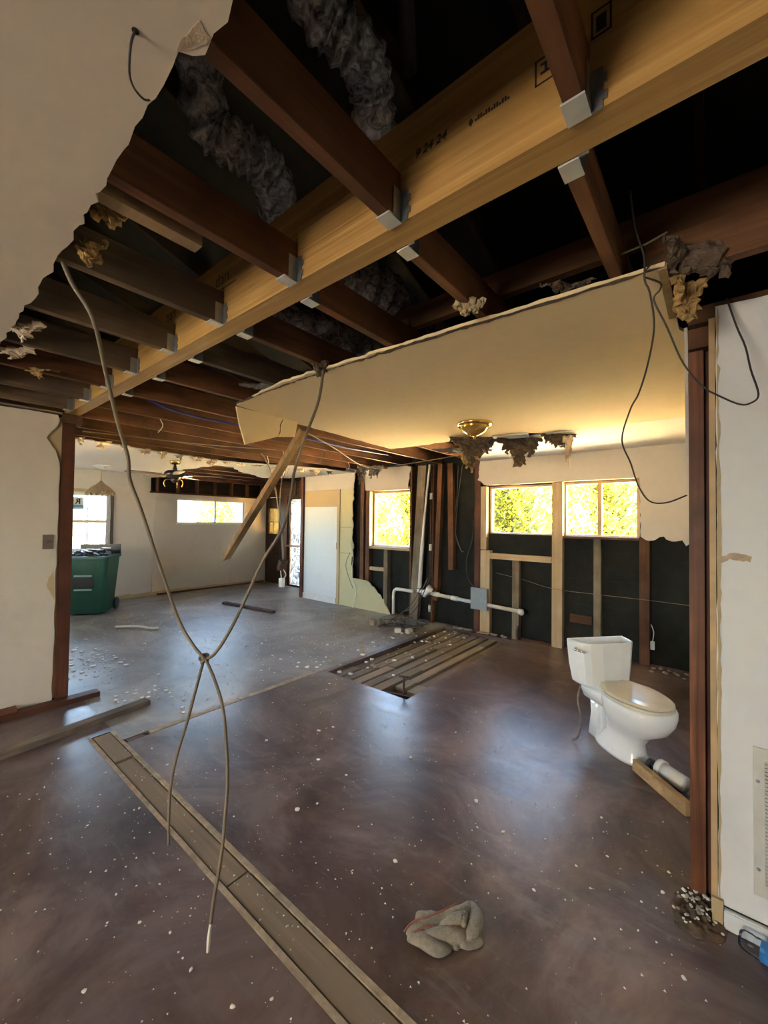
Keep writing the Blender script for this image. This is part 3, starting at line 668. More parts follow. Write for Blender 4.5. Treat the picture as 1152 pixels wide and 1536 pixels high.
sb = MB().box(-1.4, 3.2, 1.73, 1.77, CZ+JH+.002, 2.70).build('strongback_board', 'wood_x_dark'); tag(sb, 'long brown board on edge lying across the joists above kitchen ceiling', 'board')
rim = MB().box(-.20, 3.2, 1.725, 1.765, CZ+.002, CZ+JH).build('rim_board', 'wood_x_dark'); tag(rim, 'wide dark brown timber over the right wall, below attic opening', 'board')
pl = MB().slab([(-3.78, 1.30), (-3.30, 1.30), (-3.30, 2.30), (-3.78, 2.30)], zplane(CZ+JH+.003), .012).build('plywood_sheet', 'plywood'); tag(pl, 'orange plywood sheet lying on joists beside the blue pipe', 'plywood')

# ------------------------------------------------------------------ objects
CR = Vector((.773, .634, 0)); CF = Vector((-.634, .773, 0))
def facing(base):
    b = Vector(base); return lambda u, v, w_: b + CR*u + Vector((0, 0, v)) + CF*w_

# sagging flap of the kitchen ceiling
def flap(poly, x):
    return MB().slab(poly, lambda u, v, t: (x - .10*(CZ-v) - .05*(u-1.65) + t, u, v), .013).build('hanging_flap', 'kitchen_ceiling_warm_lit', kc)
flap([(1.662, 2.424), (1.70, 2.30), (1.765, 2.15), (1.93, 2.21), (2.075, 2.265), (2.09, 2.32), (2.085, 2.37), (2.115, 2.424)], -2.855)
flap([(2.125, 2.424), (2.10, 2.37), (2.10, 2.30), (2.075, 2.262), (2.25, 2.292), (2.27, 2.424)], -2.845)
# loose timber hanging from the joists
hp = MB().bar((-2.985, 2.44, 2.405), (-4.33, 2.44, 1.11), .045, .10, (0, 1, .35)).build('hanging_timber', 'wood_stick'); tag(hp, 'loose brown timber dangling diagonally from the sagging ceiling flap', 'timber')

# knotted cable in the foreground
CABLE_A = [(-1.72, 0.34, 2.46), (-1.748, 0.385, 2.381), (-1.726, 0.445, 2.268), (-1.855, 0.527, 2.114), (-1.942, 0.6, 1.942), (-1.962, 0.644, 1.823), (-2.031, 0.677, 1.729), (-2.02, 0.722, 1.595), (-2.016, 0.807, 1.332), (-1.99, 0.887, 1.074), (-1.924, 0.928, 0.957), (-1.869, 0.95, 0.908)]
CABLE_B = [(-1.729, 1.55, 2.45), (-1.706, 1.494, 2.227), (-1.723, 1.427, 2.031), (-1.728, 1.354, 1.824), (-1.699, 1.316, 1.714), (-1.671, 1.245, 1.525), (-1.727, 1.171, 1.36), (-1.746, 1.102, 1.203), (-1.768, 1.025, 1.038), (-1.806, 0.972, 0.934), (-1.855, 0.95, 0.901)]
TAIL_A = [(-1.862, 0.95, 0.903), (-1.914, 0.935, 0.732), (-1.96, 0.922, 0.581), (-2.021, 0.909, 0.423), (-2.052, 0.895, 0.258), (-2.033, 0.881, 0.116), (-2.002, 0.87, 0.019)]
TAIL_B = [(-1.849, 0.95, 0.906), (-1.732, 0.935, 0.841), (-1.627, 0.916, 0.761), (-1.556, 0.894, 0.655), (-1.494, 0.868, 0.531), (-1.458, 0.839, 0.397), (-1.438, 0.815, 0.285), (-1.436, 0.793, 0.179), (-1.423, 0.773, 0.094)]
root = empty('hanging_cable', (-1.86, .95, .02)); tag(root, 'two tan electrical cables hanging from the ceiling, knotted together in mid air', 'cable')
MB().tube(smooth_path(CABLE_A), .0078).build('cable_strand', 'cable_tan', root, True); MB().tube(smooth_path(CABLE_B), .0078).build('cable_strand', 'cable_tan', root, True)
MB().tube(smooth_path(TAIL_A), .0072).build('cable_tail', 'cable_tan', root, True); MB().tube(smooth_path(TAIL_B), .0072).build('cable_tail', 'cable_tan', root, True)
MB().tube([(-1.423, .773, .094), (-1.415, .762, .05), (-1.41, .757, .014)], [.006, .008, .006], 6).build('bare_tip', 'cable_white', root)
kn = []
for i in range(40):
    a = i/39*4*PI; kn.append((-1.862+.016*math.cos(a), .95+.014*math.sin(a*1.5), .905+.017*math.sin(a)))
MB().tube(kn, .0065).build('knot', 'cable_tan', root, True)

WIRE_R = [(-0.206, 1.45, 2.61), (-0.202, 1.516, 2.529), (-0.183, 1.572, 2.451), (-0.186, 1.614, 2.393), (-0.174, 1.64, 2.354), (-0.168, 1.7, 2.26), (-0.194, 1.766, 2.155), (-0.23, 1.822, 2.065), (-0.264, 1.856, 2.013), (-0.301, 1.911, 1.906), (-0.276, 1.956, 1.813), (-0.253, 2.0, 1.717), (-0.217, 2.033, 1.656), (-0.161, 2.063, 1.651), (-0.098, 2.14, 1.684)]
WIRE_R2 = [(-0.185, 1.61, 2.40), (-0.152, 1.717, 2.419), (-0.153, 1.725, 2.397), (-0.172, 1.739, 2.373), (-0.137, 1.773, 2.278), (-0.091, 1.819, 2.147), (-0.035, 1.854, 2.06), (0.002, 1.872, 2.028), (0.062, 1.899, 1.99), (0.093, 1.912, 1.99), (0.116, 1.926, 2.02), (0.098, 1.956, 2.121), (0.085, 1.984, 2.218), (0.062, 2.009, 2.309), (0.034, 2.06, 2.45)]
root = empty('loose_wire', (-.2, 1.7, 1.65)); tag(root, 'thin dark wires looping down from the attic in front of the right post', 'wire')
MB().tube(smooth_path(WIRE_R), .0032, 6).build('wire_strand', 'cable_dark', root, True); MB().tube(smooth_path(WIRE_R2), .0032, 6).build('wire_strand', 'cable_dark', root, True)
MB().tube(smooth_path([(-.183, 1.575, 2.40), (-.16, 1.60, 2.44), (-.135, 1.615, 2.47)]), .0025, 6).build('wire_strand', 'cable_dark', root, True)
MB().tube(smooth_path([(-.25, 1.56, 2.48), (-.18, 1.57, 2.49), (-.12, 1.58, 2.51)]), .0035, 6).build('wire_strand', 'cable_tan', root, True)
WIRE_C = [(-.795, .255, 2.427), (-.800, .250, 2.40), (-.83, .258, 2.38), (-.86, .275, 2.385), (-.885, .30, 2.40), (-.905, .318, 2.425), (-.92, .34, 2.46)]
cw = MB().tube(smooth_path(WIRE_C), .0022, 6).build('ceiling_wire', 'cable_dark', smooth=True); tag(cw, 'short dark wire looping from a hole in the near white ceiling', 'wire')
hl = MB().lathe([(.0, -.002), (.006, -.0015), (.006, 0)], 10, (-.795, .255, CZ-.0145)).build('ceiling_hole', 'dark_gap', fc)
BLUE = [(-3.43, 1.06, 2.56), (-3.45, 1.32, 2.475), (-3.47, 1.459, 2.452), (-3.51, 1.702, 2.448), (-3.553, 2.01, 2.461), (-3.663, 3.134, 2.50), (-3.70, 3.739, 2.50), (-3.72, 4.6, 2.53)]
bp = MB().tube(smooth_path(BLUE), .011, 8).build('blue_pipe', 'pipe_blue', smooth=True); tag(bp, 'blue plastic water pipe running between joists past the sagging ceiling', 'pipe')

# attic ducts
def duct(pts, r, label, seed):
    P = smooth_path(pts, 12); rr = [r*(1+.13*math.sin(i*1.15+seed)+.06*noise.noise(Vector((i*.9, seed, 0)))) for i in range(len(P))]
    mb = MB(); mb.tube(P, rr, 22)
    rg = random.Random(seed); mb.v = [tuple(Vector(p)+Vector((rg.uniform(-1, 1), rg.uniform(-1, 1), rg.uniform(-1, 1)))*r*.035) for p in mb.v]
    o = mb.build('flexible_duct', 'duct_foil', smooth=True); tag(o, label, 'duct', 'attic ducts'); return o
duct([(-.945, .62, 3.32), (-.95, .785, 3.16), (-.936, .857, 3.13), (-.905, .947, 3.10), (-.93, 1.03, 3.08), (-.99, 1.13, 3.03), (-1.06, 1.30, 3.0)], .075, 'crinkled foil duct in attic, behind the first large joist at top', 1)
duct([(-1.33, .60, 3.2), (-1.45, .70, 3.06), (-1.46, .76, 3.02), (-1.42, .83, 3.00), (-1.40, .92, 2.98), (-1.46, 1.02, 2.96), (-1.60, 1.14, 2.93)], .080, 'bent foil duct elbow between the two joists, left of the beam', 2)
duct([(-1.60, 1.50, 2.85), (-1.45, 1.55, 2.80), (-1.42, 1.68, 2.80), (-1.48, 1.85, 2.82), (-1.55, 2.2, 2.86)], .12, 'shiny dark duct above joists on the far side of beam', 3)
duct([(-2.2, 1.2, 2.78), (-1.98, 1.40, 2.72), (-1.85, 1.62, 2.72), (-1.84, 2.0, 2.75)], .08, 'small dark duct behind joists near the cable anchor', 4)

# torn insulation and plaster
def tuft(base, wdt, h, seed, m, label, cat='insulation', **kw):
    o = crumpled('torn_' + cat.replace(' ', '_'), m, None, facing(base), wdt, h, seed, **kw); tag(o, label, cat); return o
tuft((-.03, 1.70, 2.50), .30, .16, 1, 'insulation_brown', 'ragged brown insulation batt hanging above the right post', thick=.02, amp=.03, nu=22, nv=12)
tuft((-.075, 1.76, 2.42), .13, .17, 2, 'insulation_gold', 'golden insulation tuft hanging lowest over the right post', thick=.018, amp=.03)
tuft((-1.90, 3.75, 2.425), .50, .30, 3, 'insulation_brown', 'torn brown ceiling chunk hanging below the brass dome light', 'plaster', thick=.02)
tuft((-1.96, 3.78, 2.27), .22, .20, 4, 'insulation_gold', 'gold torn tuft under the brass dome light, lowest of its clump', 'plaster', thick=.02)
tuft((-1.55, 4.03, 2.425), .48, .30, 5, 'insulation_brown', 'wide torn ceiling scrap hanging beside the white ceiling register', 'plaster', thick=.018)
tuft((-1.18, 4.10, 2.425), .34, .20, 6, 'insulation_brown', 'torn ceiling scrap hanging rightmost below the kitchen ceiling', 'plaster', thick=.018)
tuft((-1.10, 4.12, 2.40), .10, .36, 7, 'paper_torn', 'narrow pointed paper strip hanging rightmost from kitchen ceiling', 'paper', thick=.008, nu=6, nv=16, amp=.02)
tuft((-2.35, 4.3, 2.43), .75, .13, 8, 'insulation_grey', 'long grey torn plaster edge above the black stud bay', 'plaster', thick=.02, nu=26)
tuft((-4.32, 4.9, 2.45), .42, .28, 9, 'insulation_grey', 'grey torn plaster hanging at upper left of the small window', 'plaster', thick=.02, nu=20)
tuft((-4.85, 5.24, 2.45), .16, .30, 10, 'insulation_brown', 'dark torn plaster clump beside the ragged yellow board edge', 'plaster', thick=.02)
tuft((-1.40, .385, 2.50), .13, .085, 11, 'insulation_gold', 'bright gold insulation tuft behind the torn near ceiling edge, upper one', thick=.015)
tuft((-1.62, .40, 2.485), .12, .075, 12, 'insulation_gold', 'gold insulation tuft behind near ceiling edge, beside the cable', thick=.015)
tuft((-2.45, .375, 2.45), .16, .10, 13, 'paper_torn', 'torn beige paper hanging under the grey joists at left', 'paper', thick=.006)
tuft((-2.85, .40, 2.45), .22, .08, 14, 'paper_torn', 'torn paper strip leftmost below the near ceiling edge', 'paper', thick=.006)
tuft((-3.15, .55, 2.45), .18, .06, 15, 'insulation_gold', 'small gold paper shred hanging under joists above left wall', 'paper', thick=.006)
tuft((-.775, 1.47, 2.45), .12, .05, 16, 'tan_paper', 'beige plaster lump stuck under joist end at kitchen ceiling edge', 'plaster', thick=.02)
tuft((-1.74, 1.53, 2.46), .10, .09, 17, 'insulation_brown', 'brown plaster clump where the hanging cable leaves the ceiling', 'plaster', thick=.02)
tuft((-.45, 1.65, 2.50), .20, .05, 18, 'insulation_brown', 'curled brown paper on top of kitchen ceiling edge at right', 'paper', thick=.006)
tuft((-2.5, 1.75, 2.55), .5, .07, 19, 'insulation_grey', 'grey plaster crust beside joist over the sagging flap', 'plaster', thick=.02, nu=22)
# paper shreds along the family room ceiling tear
rg = random.Random(5)
for i in range(16):
    t = i/15; x = -5.45 - .35*math.sin(t*PI) + .35*max(0, t-.7); y = 1.3 + 3.6*t
    o = crumpled('paper_shred', rg.choice(['paper_torn', 'insulation_grey', 'kitchen_ceiling_warm_lit']), None, facing((x+.06, y, CZ-.005)), rg.uniform(.08, .22), rg.uniform(.05, .13), 40+i, thick=.006, nu=8, nv=6, amp=.03)
    tag(o, 'small torn paper shred hanging along the family room ceiling tear', 'paper', 'paper shreds along the family room tear')
for i, (x, y, L) in enumerate(((-4.35, 1.6, .16), (-3.84, 1.5, .12), (-4.86, 2.5, .20), (-4.35, 3.2, .25), (-4.86, 3.6, .3), (-4.84, 3.3, .25), (-3.84, 3.4, .14), (-4.35, 4.4, .12))):
    o = MB().tube(smooth_path([(x+.02, y, CZ), (x+.03, y+.02, CZ-L*.5), (x+.01, y-.01, CZ-L)]), .004, 5).build('wire_end', 'cable_white' if i % 2 else 'cable_dark'); tag(o, 'short cut wire end poking down between the family room joists', 'wire', 'cut wires under the family room joists')
for i, pts in enumerate((((-3.0, 2.3, 2.44), (-3.4, 3.2, 2.40), (-3.9, 4.4, 2.33), (-3.3, 4.75, 2.40), (-2.5, 4.7, 2.44)), ((-4.9, 1.2, 2.42), (-4.5, 2.2, 2.40), (-4.2, 3.0, 2.42)))):
    o = MB().tube(smooth_path(pts), .006, 6).build('loose_wire', 'cable_tan', smooth=True)
    tag(o, ('slack tan cable strung under joists toward the black stud bay', 'thin tan cable sagging under the long red joists')[i], 'cable')

# kitchen dome light, ceiling register
root = empty('ceiling_light', (-1.632, 3.222, CZ-.016)); tag(root, 'brass dome ceiling light on the warmly lit kitchen ceiling', 'ceiling light')
MB().lathe([(.0, .0), (.150, .0), (.155, -.012), (.145, -.028), (.128, -.030)], 32).build('brass_ring', 'brass', root, True, local=True)
MB().lathe([(.134, -.024), (.122, -.05), (.088, -.085), (.045, -.107), (.016, -.115)], 32).build('glass_bowl', 'brass_glass', root, True, local=True)
MB().lathe([(.016, -.113), (.02, -.12), (.009, -.128), (.011, -.136), (.0, -.146)], 12).build('finial', 'brass', root, True, local=True)
root = empty('ceiling_register', (-1.58, 3.90, CZ-.018)); tag(root, 'white ceiling air register beside torn ceiling edge', 'vent')
mb = MB(); holed(mb, 'y', -.17, .17, -.085, .085, -.012, 0, [(-.13, .13, -.05, .05)]); mb.v = [(x, z, y) for x, y, z in mb.v]; mb.build('register_frame', 'frame_white', root, local=True)
for i in range(6):
    MB().box(-.13, .13, -.046+i*.0165, -.037+i*.0165, -.008, 0).build('louver', 'frame_white', root, local=True)
root.rotation_euler = (0, 0, .25)

# ceiling fan
root = empty('ceiling_fan', (-6.32, 2.71, CZ-.015)); tag(root, 'dark ceiling fan with wooden blades under the family room ceiling', 'ceiling fan')
MB().lathe([(.0, 0), (.075, 0), (.078, -.02), (.065, -.05), (.02, -.06)], 24).build('canopy', 'brass', root, True, local=True)
MB().lathe([(.018, -.05), (.022, -.10), (.035, -.12), (.02, -.15)], 12).build('downrod', 'fan_dark', root, True, local=True)
MB().lathe([(.03, -.14), (.11, -.15), (.145, -.18), (.145, -.22), (.10, -.25), (.05, -.26)], 28).build('motor_housing', 'fan_dark', root, True, local=True)
for i in range(5):
    a = .95+i*2*PI/5; d = Vector((math.cos(a), math.sin(a), 0)); s_ = Vector((-d.y, d.x, 0)); mb = MB()
    prof = [(.20, .045), (.30, .06), (.50, .068), (.62, .066), (.67, .045)]
    ring = [d*r_ + s_*h_ for r_, h_ in prof] + [d*r_ - s_*h_ for r_, h_ in reversed(prof)]
    mb.loops([[p + Vector((0, 0, -.222 + .12*p.dot(s_))) for p in ring], [p + Vector((0, 0, -.214 + .12*p.dot(s_))) for p in ring]])
    mb.build('blade', 'fan_blade', root, local=True)
    MB().bar(d*.12+Vector((0, 0, -.225)), d*.24+Vector((0, 0, -.226)), .03, .008).build('blade_iron', 'brass', root, local=True)
MB().lathe([(.05, -.26), (.055, -.30), (.02, -.33), (.0, -.335)], 16).build('switch_housing', 'fan_dark', root, True, local=True)
for i in range(3):
    a = .4+i*2.1; p = Vector((math.cos(a), math.sin(a), 0))
    MB().tube(smooth_path([p*.04+Vector((0, 0, -.28)), p*.12+Vector((0, 0, -.29)), p*.15+Vector((0, 0, -.34)), p*.13+Vector((0, 0, -.40))]), .008, 6).build('lamp_arm', 'brass', root, True, local=True)

# scalloped pendant lamp
root = empty('pendant_lamp', (-7.95, 2.22, CZ-.015)); tag(root, 'pendant lamp with scalloped shell shade hanging by the left window', 'pendant lamp')
MB().lathe([(.0, 0), (.13, 0), (.13, -.012), (.075, -.018), (.07, -.04), (.012, -.055)], 24).build('canopy', 'frame_white', root, True, local=True)
MB().tube([(0, 0, -.05), (.004, 0, -.14), (0, 0, -.27)], .007, 8).build('stem', 'brass', root, True, local=True)
MB().lathe([(.012, -.25), (.03, -.275), (.075, -.32), (.13, -.36), (.175, -.405), (.195, -.44)], 32).build('shade', 'shell_shade', root, True, local=True)
for i in range(16):
    a = i*2*PI/16; d = Vector((math.cos(a), math.sin(a), 0)); s_ = Vector((-d.y, d.x, 0)); mb = MB()
    pts = [d*.188 - s_*.034 + Vector((0, 0, -.425)), d*.188 + s_*.034 + Vector((0, 0, -.425)), d*.212 + s_*.028 + Vector((0, 0, -.47)), d*.222 + Vector((0, 0, -.50)), d*.212 - s_*.028 + Vector((0, 0, -.47))]
    mb.loops([pts, [p - d*.006 for p in pts]]); mb.build('petal', 'shell_shade', root, local=True)

# green wheeled bin with rubbish
root = empty('wheeled_bin', (-7.92, 2.12, 0), math.radians(-35)); tag(root, 'dark green wheeled rubbish bin standing behind the left wall end', 'bin')
def rr(hx, hy, z, r=.05, n=4, cx=0):
    out = []
    for sx, sy, a0 in ((1, 1, 0), (-1, 1, PI/2), (-1, -1, PI), (1, -1, 3*PI/2)):
        for i in range(n+1):
            a = a0 + i/n*PI/2; out.append((cx+sx*(hx-r)+r*math.cos(a), sy*(hy-r)+r*math.sin(a), z))
    return out
MB().loops([rr(.23, .25, .03), rr(.24, .26, .10), rr(.29, .31, .86), rr(.30, .32, .94), rr(.27, .29, .94), rr(.26, .28, .80)]).build('body', 'green_bin', root, local=True)
MB().loops([rr(.315, .335, .90), rr(.315, .335, .935), rr(.302, .322, .94), rr(.302, .322, .90)]).build('rim', 'green_bin', root, local=True)
MB().box(-.36, -.325, -.30, .30, .90, 1.10).build('lid', 'trash_bag', root, local=True, bevel=.008)
MB().tube([(-.32, -.24, .93), (-.37, -.24, .95), (-.37, .24, .95), (-.32, .24, .93)], .014, 8).build('handle', 'green_bin', root, local=True)
for s_ in (-1, 1):
    mb = MB(); mb.lathe([(.0, -.025), (.085, -.025), (.10, -.015), (.10, .015), (.085, .025), (.0, .025)], 20); mb.v = [(x-.24, s_*.28+z, y+.10) for x, y, z in mb.v]
    mb.build('wheel', 'black_plastic', root, local=True)
for z in (.62, .40): MB().box(.27, .292 if z > .5 else .283, -.14, .10, z, z+.025).build('moulded_rib', 'green_label', root, local=True)
MB().box(.262, .281, -.16, .12, .44, .60).build('grip_recess', 'black_plastic', root, local=True)
mb = MB(); n = 14; vs_ = []
for j in range(n+1):
    for i in range(n+1):
        x = -.255+.51*i/n; y = -.275+.55*j/n; e = (1-(2*i/n-1)**4)*(1-(2*j/n-1)**4)
        vs_.append((x, y, .92+.10*e+.05*noise.noise(Vector((x*9, y*9, 0)))+.03*noise.noise(Vector((x*25, y*25, 4)))))
mb.add(vs_, [(j*(n+1)+i, j*(n+1)+i+1, (j+1)*(n+1)+i+1, (j+1)*(n+1)+i) for j in range(n) for i in range(n)])
tb = mb.build('trash_bag', 'trash_bag', None, local=True); tb.location = (-7.92, 2.12, 0); tb.rotation_euler = (0, 0, math.radians(-35)); tag(tb, 'black bag of rubbish bulging out of the green bin', 'trash bag')
for i, (a, b) in enumerate((((-.1, -.2, 1.03), (.22, .05, 1.01)), ((.05, -.05, 1.045), (.24, .22, 1.04)), ((-.15, .1, 1.05), (.1, .27, 1.06)))):
    mb = MB().bar(a, b, .05, .008); o = mb.build('drywall_scrap', 'plaster_chip', None, local=True); o.location = (-7.92, 2.12, 0); o.rotation_euler = (0, 0, math.radians(-35))
    tag(o, 'white drywall scrap sticking out of the green bin', 'scrap', 'drywall scraps in the bin')

# sign seen reversed in the left window
root = empty('window_sign', (XL-.076, 2.09, 1.70)); tag(root, 'white and blue sign with a reversed R on left window glass', 'sign')
part('sign_panel', 'sign_white', root, [(XL-.080, XL-.076, 1.995, 2.215, 1.78, 1.92)]); part('sign_band', 'sign_blue', root, [(XL-.080, XL-.0755, 1.995, 2.215, 1.70, 1.78)])
text('sign_letter', 'R', .13, (XL-.0745, 2.065+.10, 1.80), parent=root, rot=(PI/2, 0, PI/2), mirror=True, bold=.004)

# light switch on left wall
root = empty('light_switch', (-4.268, .831, 1.29)); tag(root, 'brown wall switch plate on the beige left wall', 'light switch')
part('plate', 'plate_brown', root, [(-4.269, -4.262, .795, .867, 1.292, 1.412)], .002); part('toggle', 'plate_brown', root, [(-4.262, -4.250, .826, .836, 1.34, 1.364)])

# loose boards on floor
o = MB().bar((-3.70, 1.41, .021), (-3.46, -.35, .021), .085, .040).build('floor_board', 'wood_board_grey', bevel=.002); tag(o, 'long grey loose board lying on floor parallel to the left wall', 'board')
o = MB().bar((-7.0, 3.93, .02), (-5.70, 4.08, .02), .09, .038).build('floor_board', 'wood_plank_dark', bevel=.002); tag(o, 'dark short plank lying on the grey floor by the far wall', 'board')
o = MB().tube(smooth_path([(-6.55, 2.05, .02), (-6.3, 2.25, .03), (-6.1, 2.35, .018), (-6.02, 2.40, .025), (-6.10, 2.42, .015)]), .016, 8).build('pipe_offcut', 'pvc_white', smooth=True); tag(o, 'pale bent pipe offcut lying on the grey floor near bin', 'pipe')
o = MB().bar((-.405, 3.035, .036), (-.12, 2.745, .036), .042, .070).build('wood_offcut', 'wood_loose_tan', bevel=.002); tag(o, 'tan timber offcut on edge leaning against the toilet foot', 'timber')
root = empty('pipe_fitting', (-.19, 3.0, .0)); tag(root, 'white plastic pipe fitting lying behind the timber offcut', 'pipe fitting')
def cyl(a, b, r, n=20): return MB().tube([a, b], r, n)
cyl((-.262, 3.035, .058), (-.145, 2.96, .052), .045).build('sleeve', 'pvc_white', root, True); cyl((-.278, 3.045, .06), (-.255, 3.03, .06), .054).build('collar', 'pvc_bright', root, True)
cyl((-.335, 3.085, .045), (-.285, 3.055, .045), .036).build('dark_coupling', 'black_plastic', root, True)

# toilet
T = empty('toilet', (-.588, 3.305, 0), math.radians(-40.5)); tag(T, 'white toilet without a tank lid standing loose on the floor', 'toilet')
def tank(z, f, b, d, inset=0):
    pts = [(-d+inset, -b+inset), (-d*.55, -(b*.45+f*.55)-.012+inset), (-.03, -f-.012+inset), (-inset, -f*.86+inset), (.012-inset, -f*.4), (.012-inset, f*.4), (-inset, f*.86-inset), (-.03, f+.012-inset), (-d*.55, (b*.45+f*.55)+.012-inset), (-d+inset, b-inset)]
    return [(x, y, z) for x, y in pts]
MB().loops([tank(.385, .15, .185, .13), tank(.40, .165, .205, .15), tank(.52, .178, .222, .165), tank(.685, .19, .235, .175), tank(.70, .188, .232, .173), tank(.70, .188, .232, .173, .016), tank(.66, .186, .230, .172, .018), tank(.46, .17, .21, .16, .018)]).build('tank', 'porcelain', T, False, local=True, bevel=0)
tk = [c for c in T.children][0]
for p in tk.data.polygons: p.use_smooth = False
md = tk.modifiers.new('round', 'BEVEL'); md.width = .012; md.segments = 3; md.limit_method = 'ANGLE'
hd = MB().tube([(-.075, -.228, .652), (-.06, -.245, .652), (-.02, -.232, .648), (.01, -.215, .644)], [.012, .011, .009, .007], 8).build('flush_handle', 'chrome', T, True, local=True)
def ell(a, b, c, z, n=28, e=2.3):
    out = []
    for k in range(n):
        t = 2*PI*k/n; ct, st = math.cos(t), math.sin(t)
        out.append((c+a*math.copysign(abs(ct)**(2/e), ct), b*math.copysign(abs(st)**(2/e), st), z))
    return out
MB().loops([ell(.21, .115, .10, 0), ell(.21, .115, .10, .018), ell(.175, .095, .11, .05), ell(.145, .08, .13, .12), ell(.155, .095, .16, .18), ell(.205, .145, .22, .25), ell(.228, .170, .235, .31), ell(.237, .178, .238, .355), ell(.237, .178, .238, .392), ell(.228, .170, .238, .40)]).build('bowl', 'porcelain', T, True, local=True)
MB().loops([rr(.12, .11, .28, .03, 4, -.05), rr(.13, .13, .33, .03, 4, -.04), rr(.13, .14, .385, .03, 4, -.04)]).build('tank_shelf', 'porcelain', T, True, local=True)
MB().loops([rr(.06, .07, .0, .03, 4, -.11), rr(.055, .06, .16, .03, 4, -.10), rr(.07, .08, .29, .03, 4, -.07)]).build('trapway', 'porcelain', T, True, local=True)
def dshape(grow, z):
    pts = []
    for k in range(33):
        t = -PI/2*1.12 + k/32*PI*1.12; ct, st = math.cos(t), math.sin(t)
        pts.append((.20 + (.262+grow)*(ct if ct > 0 else ct*.8) - .0, (.174+grow)*math.copysign(abs(st)**.85, st), z))
    return [(.02-grow, -.115, z)] + pts + [(.02-grow, .115, z)]
MB().loops([dshape(-.004, .402), dshape(.002, .406), dshape(.002, .418), dshape(-.004, .421)]).build('seat', 'seat_cream', T, False, local=True)
MB().loops([dshape(-.006, .423), dshape(.0, .427), dshape(.0, .437), dshape(-.012, .444), dshape(-.06, .447)]).build('lid', 'seat_cream', T, False, local=True)
for s_ in (-1, 1): MB().box(.0, .035, s_*.075-.02, s_*.075+.02, .402, .44).build('hinge', 'seat_cream', T, local=True, bevel=.006)
MB().tube(smooth_path([(-.10, -.17, .385), (-.09, -.20, .28), (-.03, -.22, .16), (-.02, -.25, .05), (-.05, -.27, .012)]), .007, 6).build('supply_hose', 'insulation_grey', T, True, local=True)
for x, y in ((.14, -.085), (.14, .085)): MB().lathe([(.014, 0), (.014, .012), (.008, .02), (.0, .022)], 10, (x, y*1.08, .03)).build('bolt_cap', 'porcelain', T, True, local=True)
MB().lathe([(.022, 0), (.022, .02), (.006, .022), (.006, .13)], 10, (-.085, .02, .46)).build('fill_valve', 'pvc_white', T, True, local=True)

# crumpled towel
mb = MB(); NR, NA = 34, 96; vs_ = []
def towel_pt(q, a):
    R0 = .100*(1+.26*math.cos(2*(a-.62)) + .26*noise.noise(Vector((math.cos(a)*1.5, math.sin(a)*1.5, 2.3))) + .16*noise.noise(Vector((math.cos(a)*4, math.sin(a)*4, 9))))
    x, y = q*R0*math.cos(a), q*R0*math.sin(a)
    wx, wy = x+.03*noise.noise(Vector((x*14, y*14, 3))), y+.03*noise.noise(Vector((x*14, y*14, 8)))
    r1 = (1-min(1, abs(noise.noise(Vector((wx*13, wy*20, 1))))*2.4))**1.2
    r2 = (1-min(1, abs(noise.noise(Vector((wx*26+4, wy*20, 5))))*2.4))**1.2
    lump = .5+.5*noise.noise(Vector((wx*11, wy*11, 12)))
    e = (1-q**6)
    return (x, y, .003 + e*(.008 + .008*lump + .006*r1 + .004*r2))
vs_.append(towel_pt(0, 0))
for j in range(1, NR+1):
    for k in range(NA): vs_.append(towel_pt(j/NR, 2*PI*k/NA))
fs_ = [(0, 1+k, 1+(k+1) % NA) for k in range(NA)]
for j in range(NR-1):
    for k in range(NA): fs_.append((1+j*NA+k, 1+(j+1)*NA+k, 1+(j+1)*NA+(k+1) % NA, 1+j*NA+(k+1) % NA))
fs_.append(tuple(1+(NR-1)*NA+k for k in reversed(range(NA))))
mb.add(vs_, fs_)
def roll(pts, w0, h0, seed, n=14):
    P = smooth_path([Vector((x, y, 0)) for x, y in pts], 8); rings = []
    for i, p in enumerate(P):
        t = i/(len(P)-1); d = (P[min(i+1, len(P)-1)]-P[max(i-1, 0)]).normalized(); sd = Vector((-d.y, d.x, 0)); e = max(.12, math.sin(PI*min(1, max(0, t*.94+.03)))**.45)
        ring = []
        for k in range(n):
            a_ = 2*PI*k/n; j = 1+.16*noise.noise(Vector((t*5+seed, math.cos(a_)*1.2, math.sin(a_)*1.2)))
            ring.append(p + sd*(w0*e*j*math.cos(a_)) + Vector((0, 0, max(.002, h0*e*(.8+j*math.sin(a_))))))
        rings.append(ring)
    mb.loops(rings)
roll([(-.085, -.05), (-.03, .02), (.02, .10), (.015, .15)], .026, .021, 1)
roll([(.015, .15), (.065, .11), (.085, .05), (.07, .0)], .028, .024, 2)
roll([(-.055, -.09), (.0, -.04), (.05, .0), (.065, .03)], .030, .023, 3)
roll([(-.02, -.03), (.02, .03), (.04, .09)], .024, .030, 4)
roll([(-.10, -.12), (-.05, -.10), (.01, -.09), (.045, -.05)], .028, .017, 5)
roll([(.0, -.02), (.04, .04), (.055, .02)], .016, .034, 6)
roll([(-.105, -.115), (-.085, -.06), (-.05, -.01)], .022, .015, 7)
root = empty('towel', (-.80, 1.385, 0)); tag(root, 'crumpled dirty cream towel with red border on floor', 'towel')
mb.build('cloth', 'towel_cloth', root, True, local=True)
MB().tube(smooth_path([(-.118, -.118, .012), (-.105, -.075, .026), (-.07, -.035, .034), (-.035, .03, .036), (-.01, .09, .033)]), .0035, 6).build('red_border', 'towel_border', root, True, local=True)
MB().tube(smooth_path([(-.075, -.115, .034), (-.055, -.085, .042), (-.03, -.06, .044)]), .003, 6).build('red_border', 'towel_border', root, True, local=True)

